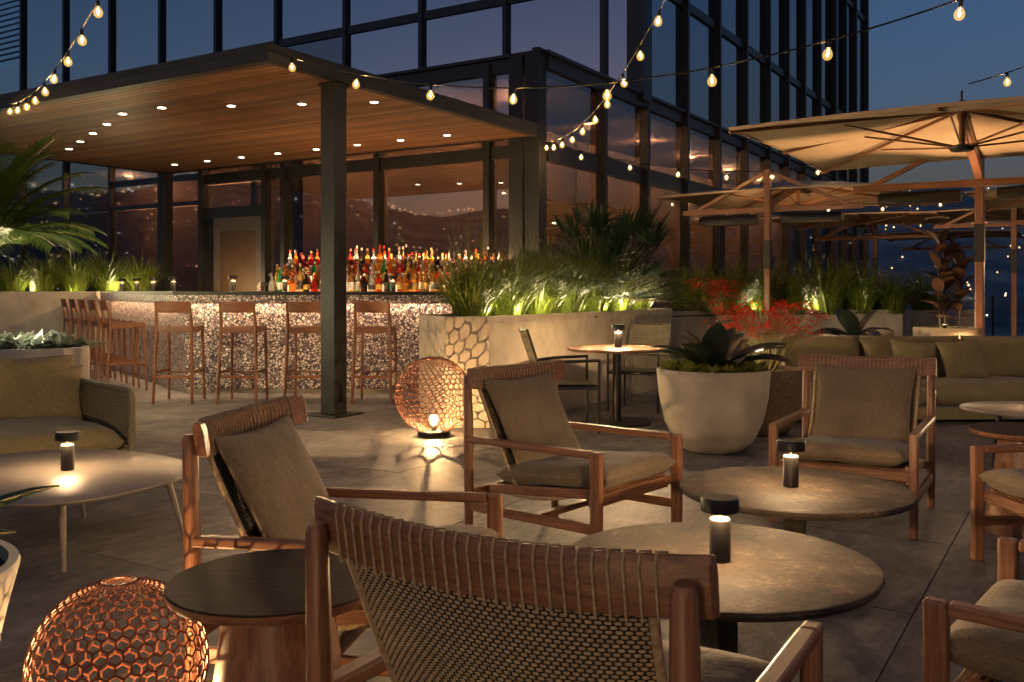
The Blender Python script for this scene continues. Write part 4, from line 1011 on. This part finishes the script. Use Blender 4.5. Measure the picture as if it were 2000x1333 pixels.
def blades(n, h, spread, w_, seed, upright=.0, seg=6, droop=1.9):
    rr = random.Random(seed); mb = MB()
    for i in range(n):
        az = rr.uniform(0, 2 * math.pi); r0 = rr.random() ** .5 * spread * .28; L = h * rr.uniform(.65, 1.25); tilt = rr.uniform(.05, .55) * (1 - upright); bd = rr.uniform(.3, 1.5) * droop * (1 - upright)
        base = V(r0 * math.cos(az), r0 * math.sin(az), 0); az2 = az + rr.uniform(-.6, .6)
        d = V(math.cos(az2) * math.sin(tilt), math.sin(az2) * math.sin(tilt), math.cos(tilt)); p = base; side = V(-math.sin(az2), math.cos(az2), 0); vs = []
        ww = w_ * rr.uniform(.7, 1.3)
        for k in range(seg + 1):
            t = k / seg; q = ww * (1 - t ** 1.8) * .5 + .0006
            vs += [p - side * q, p + side * q]; p = p + d * L / seg
            ax = side; ang = bd / seg * (.4 + 1.4 * t); d = (Matrix.Rotation(ang, 3, ax) @ d).normalized() if True else d
        mb.add(vs, [(2 * k, 2 * k + 1, 2 * k + 3, 2 * k + 2) for k in range(seg)])
    return mb
gm = [blades(300, .72, .55, .016, s).mesh('grass_tuft', M['grass'], 70) for s in (1, 2, 3)]
rm = [blades(70, .95, .45, .009, s, .75).mesh('reed_tuft', M['reed'], 70) for s in (4, 5)]
gcount = {}
def grass(p, k, s, label, group, name='ornamental_grass', mesh=None):
    o = part(None, name, (mesh or gm)[k % len(mesh or gm)], None); o.location = p; o.scale = (s, s, s * random.uniform(.92, 1.1)); o.rotation_euler = (0, 0, random.uniform(0, 6.28)); tag(o, label, 'grass', group); return o
nA = V(UR.y, -UR.x, 0)   # outwards from the planter face
for i in range(14):
    p = Q0 - nA * (.31 + (.2 if i % 2 else 0)) + UR * (.14 + i * .325); grass((p.x, p.y, .99), i, random.uniform(.95, 1.15), 'arching green grass tuft in the long faceted planter by the bar', 'grass tufts in the long faceted planter')
for i in range(6):
    p = Q0 - nA * (.42 + (.1 if i % 2 else 0)) + UR * (.35 + i * .62); grass((p.x, p.y, .99), i, random.uniform(.85, 1.05), 'tall upright reeds rising at the back of the long faceted planter', 'upright reeds in the long faceted planter', 'upright_reed', rm)
for i in range(13):
    grass((2.75 + i * .27, 14.2 + (i % 2) * .38 + i * .045, .93), i + 1, random.uniform(1.05, 1.3), 'lush grass tuft in the planter along the glass building', 'grass tufts along the glass building')
for i in range(9):
    t = i / 8; grass((-8.3 + 1.9 * t, 15.55 + .5 * (i % 2) + .6 * t * t, 1.21), i, random.uniform(.95, 1.2), 'grass tuft in the tall grey planter beside the bar wing', 'grass tufts beside the bar wing')
grass((7.4, 16.75, .88), 0, 1.35, 'lone dense grass tuft in the distant planter before the hillside', None); 
# ground cover and soil planting that nobody could count
def cover(name, pts, n, size, m, label, seed, h=.05, spread=.3):
    rr = random.Random(seed); mb = MB()
    for i in range(n):
        a, b, wd, z = pts; t = rr.random(); p = a.lerp(b, t) + V(rr.uniform(-wd, wd), rr.uniform(-wd, wd), 0); p.z = z
        for k in range(5):
            az = rr.uniform(0, 6.28); el = rr.uniform(.2, 1.2); mb.leaf(p, (math.cos(az) * math.cos(el), math.sin(az) * math.cos(el), math.sin(el)), size * rr.uniform(.6, 1.3), size * .42, .9, 2, .2)
    o = mb.build(name, M[m], None, kind='stuff'); o['label'] = label; o['category'] = 'ground cover'; return o
qa = Q0 - nA * .17 + UR * .05; qb = Q1 - nA * .17
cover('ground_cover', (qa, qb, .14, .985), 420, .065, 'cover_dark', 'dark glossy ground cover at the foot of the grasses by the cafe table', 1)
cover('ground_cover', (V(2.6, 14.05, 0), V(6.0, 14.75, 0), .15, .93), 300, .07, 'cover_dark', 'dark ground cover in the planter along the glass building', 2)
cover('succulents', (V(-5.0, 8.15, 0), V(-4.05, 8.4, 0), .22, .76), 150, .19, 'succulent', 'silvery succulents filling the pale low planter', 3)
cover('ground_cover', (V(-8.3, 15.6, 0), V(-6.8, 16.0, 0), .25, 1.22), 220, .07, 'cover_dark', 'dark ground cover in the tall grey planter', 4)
# garden spotlights inside the planters
def uplight(p, label, power, c=(1, .80, .42), lift=.10):
    o = empty('garden_spotlight', p, 0, label, 'spotlight', 'small spotlights hidden in the planters')
    MB().lathe([(.020, 0), (.020, .045), (.026, .05), (.026, .075), (.022, .078)], 12).build('housing', M['black'], o, 40)
    MB().lathe([(.001, .0785), (.021, .0785), (.021, .080), (.001, .080)], 12).build('lens', M['lamp_glow'], o, 40)
    lamp('spot_light', (0, 0, lift), power, o, 'POINT', c, .03, .45)
for i, t in enumerate([.22 + .5 * k for k in range(9)]):
    p = Q0 - nA * .10 + UR * t; uplight((p.x, p.y, .955), 'tiny spotlight among the grasses of the long faceted planter', 4.4, lift=.14)
for i, x in enumerate((2.75, 3.7, 4.6, 5.5)): uplight((x, 14.15 + (x - 2.75) * .15, .94), 'tiny spotlight among the grasses along the glass building', 9)
for i, t in enumerate((.1, .5, .9)): uplight((-8.1 + 1.6 * t, 15.4 + .35 * t, 1.22), 'tiny spotlight among the grasses beside the bar wing', 8)
uplight((-4.2, 8.22, .76), 'tiny spotlight among the silvery succulents', 5, (1, .82, .6), .22)
uplight((2.2, 8.2, .56), 'tiny added spotlight enlivening the red flowers in the brown pot', 1.1, (1, .75, .5), .12)  # added to make the red blossoms more vivid
# big dark shrub behind the reeds (fan-like leaves)
def fan_shrub(name, loc, n, L, lw, m, label, cat, seed, h=.5, stem=True, el=(.1, 1.2), fingers=9):
    rr = random.Random(seed); c = empty(name, loc, 0, label, cat)
    mb = MB(); sm = MB()
    for i in range(n):
        az = rr.uniform(0, 6.28); e = rr.uniform(*el); d = V(math.cos(az) * math.cos(e), math.sin(az) * math.cos(e), math.sin(e)); p = d * h * rr.uniform(.5, 1.25)
        sm.tube([(0, 0, 0), p * .5 + V(0, 0, .08), p], [.012, .008, .005], 5)
        s = d.cross(V(0, 0, 1)).normalized(); u = s.cross(d)
        for k in range(fingers):
            a = (k / (fingers - 1) - .5) * 2.4; dd = d * math.cos(a) + s * math.sin(a) + u * .12; mb.leaf(p, dd, L * rr.uniform(.75, 1.1) * (1 - abs(a) * .15), lw, .5, 3, .15)
    mb.build('foliage', M[m], c); sm.build('stems', M['bark'], c, 60); return c
p = Q0 - nA * .45 + UR * 3.55
fan_shrub('fan_shrub', (p.x, p.y, 1.05), 120, .42, .045, 'fern', 'dense dark fan-leaved shrub rising behind the lit grasses', 'shrub', 8, .95, el=(.1, 1.4))
# bright small-leaved shrub at the planter end
fan_shrub('leafy_shrub', (2.75, 13.95, .94), 46, .2, .03, 'grass', 'bright lit leafy shrub where the two planters meet', 'shrub', 9, .36, fingers=7)
# palm at the bar wing planter
def palm(name, loc, n, L, label, seed, m='palm', trunk=.7, leaflets=26, wl=.26, group=None, el=(.15, 1.35)):
    rr = random.Random(seed); c = empty(name, loc, 0, label, 'palm', group)
    MB().tube([(0, 0, -.1), (.01, 0, trunk * .5), (0, 0, trunk)], [.06, .05, .045], 10).build('trunk', M['bark'], c, 60)
    mb = MB(); sm = MB()
    for i in range(n):
        az = i * 2.4 + rr.uniform(-.3, .3); e = rr.uniform(*el); d = V(math.cos(az) * math.cos(e), math.sin(az) * math.cos(e), math.sin(e)); p = V(0, 0, trunk); LL = L * rr.uniform(.75, 1.1); pts = [p.copy()]; seg = 8
        for k in range(leaflets):
            t = k / leaflets; s = d.cross(V(0, 0, 1)).normalized()
            if t > .15:
                for sg in (-1, 1):
                    dd = (d * .75 + s * sg * .75 + V(0, 0, .12)).normalized(); mb.leaf(p, dd, wl * LL * (.5 + .9 * math.sin(math.pi * (.1 + .85 * t))) * rr.uniform(.85, 1.1), 0.019, .75, 3, .2)
            p = p + d * LL / leaflets; d = (d - V(0, 0, 1.15 / leaflets * (.5 + t))).normalized(); pts.append(p.copy())
        sm.tube(pts[::4] + [pts[-1]], [.010] + [.006] * (len(pts[::4]) - 1) + [.002], 5)
    mb.build('fronds', M[m], c); sm.build('frond_stalks', M['stem'], c, 60); return c
palm('feather_palm', (-5.25, 9.15, .62), 40, 1.35, 'bright green feather palm arching beside the bar wing', 5, trunk=1.0, leaflets=58, el=(.45, 1.5))
planter('palm_pot', [(-5.6, 8.95), (-5.1, 8.95), (-5.0, 9.15), (-5.1, 9.4), (-5.6, 9.4), (-5.75, 9.15)], .68, 'concrete', 'narrow grey planter holding the feather palm')
uplight((-5.12, 9.05, .64), 'tiny added spotlight brightening the feather palm', 30, lift=.6)  # added to brighten the palm fronds
# ---- pots
def pot(name, loc, R0, h, m, label, prof=None):
    c = empty(name, loc, 0, label, 'pot'); prof = prof or [(.42, 0), (.52, .015), (.70, .12), (.86, .35), (.96, .65), (1.0, .93), (1.0, .985), (.985, 1.0), (.94, 1.0), (.93, .95)]
    MB().lathe([(r * R0, z * h) for r, z in prof], 48).build('shell', M[m], c, 50)
    MB().lathe([(.001, h * .93), (R0 * .94, h * .93), (R0 * .94, h * .945), (.001, h * .945)], 32).build('soil', M['soil'], c); return c
def rosette_cover(loc, R0, n, size, m, label, seed):
    rr = random.Random(seed); mb = MB()
    for i in range(n):
        a = rr.uniform(0, 6.28); r = R0 * rr.random() ** .5; p = V(r * math.cos(a), r * math.sin(a), 0)
        for k in range(6):
            az = rr.uniform(0, 6.28); el = rr.uniform(.15, 1.1); mb.leaf(p, (math.cos(az) * math.cos(el), math.sin(az) * math.cos(el), math.sin(el)), size * rr.uniform(.7, 1.3), size * .4, .7, 2, .2)
    o = mb.build('ground_cover', M[m], None, kind='stuff'); o.location = loc; o['label'] = label; o['category'] = 'ground cover'; return o
def broad(name, loc, specs, m, label, seed, cat='plant', stemm='stem'):
    rr = random.Random(seed); c = empty(name, loc, 0, label, cat)
    for (az, el, L, wd, bd) in specs:
        d = (math.cos(az) * math.cos(el), math.sin(az) * math.cos(el), math.sin(el))
        MB().leaf((0.03 * math.cos(az), .03 * math.sin(az), 0), d, L, wd, bd, 8, .16, wpos=.5).build('leaf', M[m], c, 60)
    return c
rr = random.Random(21)
BP = V(1.64, 7.62, 0)
pot('round_pot', BP, .454, .667, 'concrete', 'big rounded concrete pot with dark broad leaves behind the armchairs')
rosette_cover((BP.x, BP.y, .65), .42, 190, .095, 'cover', 'yellow-green ground cover in the big rounded pot', 3)
broad('dark_leaf_plant', (BP.x, BP.y, .64), [(rr.uniform(-.2, .2) + k * 2 * math.pi / 9, rr.uniform(.38, .7), rr.uniform(.50, .68), rr.uniform(.20, .27), rr.uniform(.35, .7)) for k in range(11)] + [(k * 2.1 + .5, rr.uniform(.8, 1.25), rr.uniform(.40, .5), rr.uniform(.2, .26), rr.uniform(.2, .5)) for k in range(5)], 'ti', 'dark burgundy broad-leaved plant in the big rounded pot', 4)
FP = V(2.28, 8.45, 0)
pot('round_pot', FP, .36, .60, 'bark', 'brown pot of red flowers half hidden behind the big concrete pot')
def redplant(name, loc, n, H, spr, label, seed, head=.03):
    rr = random.Random(seed); c = empty(name, loc, 0, label, 'flowers'); sm, fm = MB(), MB()
    for i in range(n):
        az = rr.uniform(0, 6.28); e = rr.uniform(0, 1) ** .6; q = V(math.cos(az) * spr * e, math.sin(az) * spr * e, H * rr.uniform(.55, 1.0)); sm.tube([(q.x * .15, q.y * .15, 0), q * .6 + V(0, 0, .05), q], [.004, .003, .002], 4)
        for k in range(9):
            o_ = q + V(rr.uniform(-1, 1), rr.uniform(-1, 1), rr.uniform(-.8, .6)) * head * 1.6; a = rr.uniform(0, 6.28); fm.leaf(o_, (math.cos(a), math.sin(a), rr.uniform(-.3, .9)), head * 1.3, head * .55, .5, 2, .3)
    sm.build('stems', M['stem'], c); fm.build('blossoms', M['red'], c); return c
redplant('red_flower_plant', (FP.x, FP.y, .56), 130, .62, .52, 'airy red flowering plant behind the big rounded pot', 6, .034)
redplant('red_flower_plant', (3.0, 13.75, .94), 40, .48, .38, 'flat-topped red blossoms above the planter by the glass building', 7, .055)
LPt = V(3.93, 10.75, 0)
pot('round_pot', LPt, .38, .80, 'concrete', 'concrete pot with sprawling dark leaves behind the long sofa')
broad('dark_leaf_plant', (LPt.x, LPt.y, .76), [(k * .78 + .2, rr.uniform(.1, .5), rr.uniform(.42, .6), rr.uniform(.14, .2), rr.uniform(.5, .9)) for k in range(8)] + [(k * 2.0, 1.0, .42, .22, .3) for k in range(3)], 'ti', 'sprawling dark-leaved plant in the pot behind the long sofa', 8)
RP = V(4.98, 10.7, 0)
pot('round_pot', RP, .36, .88, 'concrete', 'concrete pot of the rubber plant behind the long sofa')
rosette_cover((RP.x, RP.y, .83), .31, 90, .065, 'cover', 'yellow-green ground cover under the rubber plant', 5)
rb = empty('rubber_plant', (RP.x, RP.y, .83), 0, 'upright rubber plant with bronze-red oval leaves behind the long sofa', 'plant')
for (sx, sy, H) in ((-.08, 0, 1.05), (.14, .03, .80), (.02, .1, .9)):
    MB().tube([(sx, sy, 0), (sx * 1.3, sy, H * .5), (sx * 1.1, sy, H)], [.012, .009, .005], 7).build('stem', M['bark'], rb, 60)
    k = 0
    for i in range(17):
        t = .14 + .86 * i / 16; az = i * 2.4 + sx * 20; e = rr.uniform(.2, .8) + .5 * t; MB().leaf((sx * 1.15, sy, H * t), (math.cos(az) * math.cos(e), math.sin(az) * math.cos(e), math.sin(e)), rr.uniform(.22, .32), rr.uniform(.12, .16), .5, 5, .12).build('leaf', M['rubber'], rb, 60)
uplight((RP.x - .12, RP.y - .2, .84), 'tiny spotlight at the foot of the rubber plant', 2.2, (1, .7, .4), .14)
AP = V(-1.66, 2.30, 0)
pot('tapered_pot', AP, .40, .60, 'pale', 'pale tapered pot of agave beside the small globe lantern', [(.62, 0), (.66, .01), (.80, .4), (.93, .8), (1.0, .98), (.99, 1.0), (.93, 1.0), (.92, .94)])
ag = empty('agave', (AP.x, AP.y, .55), 0, 'dark green agave with pale-edged pointed leaves in the pale pot', 'plant')
for k in range(13):
    az = k * 2.4 + .1; e = .55 + .09 * (k % 7); L = .40 + .05 * ((k * 7) % 3)
    d = (math.cos(az) * math.cos(e), math.sin(az) * math.cos(e), math.sin(e)); mb = MB().leaf((.05 * math.cos(az), .05 * math.sin(az), 0), d, L, .11, .35, 8, .28, wpos=.4)
    lf = mb.build('leaf', M['agave'], ag, 60)
    em = MB()
    em.tube([Vector(mb.v[3 * i + 2]) for i in range(9)], .0022, 4); em.tube([Vector(mb.v[3 * i]) for i in range(9)], .0022, 4); q = em.build('leaf_margin', M['agave_rim'], lf); q['kind'] = 'stuff'
# yuccas beyond
def yucca(loc, H, label, seed, n=34):
    rr = random.Random(seed); c = empty('yucca', loc, 0, label, 'plant', 'spiky yuccas by the hillside'); MB().tube([(0, 0, 0), (.02, 0, H * .55), (0, 0, H)], [.05, .04, .045], 8).build('trunk', M['bark'], c, 60); mb = MB()
    for i in range(n):
        az = i * 2.4; e = rr.uniform(-.2, 1.4); mb.leaf((0, 0, H), (math.cos(az) * math.cos(e), math.sin(az) * math.cos(e), math.sin(e)), rr.uniform(.42, .6), .045, .35, 4, .2)
    mb.build('leaf_crown', M['palm'], c)
yucca((8.95, 13.85, 1.05), .35, 'spiky yucca behind the rubber plant', 3); yucca((9.6 + .6, 13.95, 1.05), .55, 'taller spiky yucca beyond the timber umbrella mast', 4)
uplight((10.1, 13.75, 1.06), 'tiny spotlight under the taller yucca', 4)
# ---- far terrace edge: glass balustrade
gb = empty('glass_balustrade', (6.5, 30, 0), R(-20), 'glass balustrade with dark posts along the far terrace edge', 'balustrade')
for k in range(9):
    MB().box(k * 1.6 - .03, k * 1.6 + .03, -.03, .03, -.01, 1.15).build('post', M['black'], gb)
    if k < 8: MB().box(k * 1.6 + .04, k * 1.6 + 1.56, -.006, .006, .08, 1.1).build('pane', M['rail_glass'], gb)
# ================================================================ STRING LIGHTS
bulb_me = MB().lathe([(.010, -.045), (.016, -.055), (.026, -.068), (.033, -.086), (.034, -.098), (.028, -.116), (.014, -.128), (.001, -.130)], 14).mesh('bulb', M['bulb'], 70)
sock_me = MB().lathe([(.006, 0), (.012, -.006), (.013, -.046), (.001, -.048)], 10).mesh('socket', M['black'], 50)
fil_me = MB().sphere((0, 0, -.086), .0075, 8, 6, 1.5).mesh('filament', M['filament'])
def string(A, Bq, sag, spacing, label, lam=(0, 1), start=.3):
    c = empty('string_light', A, 0, label, 'string lights', 'festoon string lights')
    A, Bq = Vector(A), Vector(Bq); f = lambda t: (Bq - A) * t - V(0, 0, 4 * sag * t * (1 - t))
    n = 48; pts = [f(lam[0] + (lam[1] - lam[0]) * i / n) for i in range(n + 1)]
    MB().tube(pts, .0065, 6).build('cable', M['black'], c, 60)
    d = 0; nxt = start
    for i in range(n):
        seg = (pts[i + 1] - pts[i]).length
        while nxt <= d + seg:
            q = pts[i].lerp(pts[i + 1], (nxt - d) / seg); s = part(None, 'socket', sock_me, c); s.location = q - V(0, 0, .004); s.rotation_euler = (random.uniform(-.15, .15), random.uniform(-.15, .15), random.uniform(0, 6))
            b = part(None, 'bulb', bulb_me, s); part(None, 'filament', fil_me, s); nxt += spacing
        d += seg
P0c = B(CA, CB0, 3.55)
string((P0c.x + .02, P0c.y - .02, 3.55), (2.52, 6.0, 3.05), .40, .81, 'festoon string from the canopy corner rising past the glass building', (0, 1.9), .30)
string((.45, 13.25, 3.42), (1.38, 6.0, 3.99), .479, .62, 'festoon string from the corner pier sweeping over the terrace', (0, 1.75), .25)
string((-5.93, 11.02, 3.5), (-1.908, 5.2, 3.77), .355, .62, 'festoon string from the canopy edge above the feather palm', (0, 1.7), .2)
string((.5, 13.2, 3.40), (5.5, 14.3, 3.35), .316, .75, 'festoon string sagging from the corner pier towards the braced umbrella', (0, 1), .5)
string((4.42, 9.05, 3.30), (6.9, 8.3, 4.5), .15, .55, 'short festoon string climbing from the tip of the big umbrella', (0, 1), .35)
string((4.0, 18.5, 3.2), (9.5, 15.5, 3.25), .35, .95, 'festoon string strung between the umbrellas in front of the glass', (0, 1), .3)
string((-6.0, -1.2, 3.3), (6.5, -.6, 3.3), .5, .62, 'added festoon string out of view, giving warm fill light', (0, 1), .3)  # added behind the camera as warm fill
string((-6.0, -4.2, 3.3), (6.5, -3.4, 3.3), .5, .62, 'second added festoon string out of view, farther back, giving fill light', (0, 1), .3)  # more added fill, unseen behind the camera
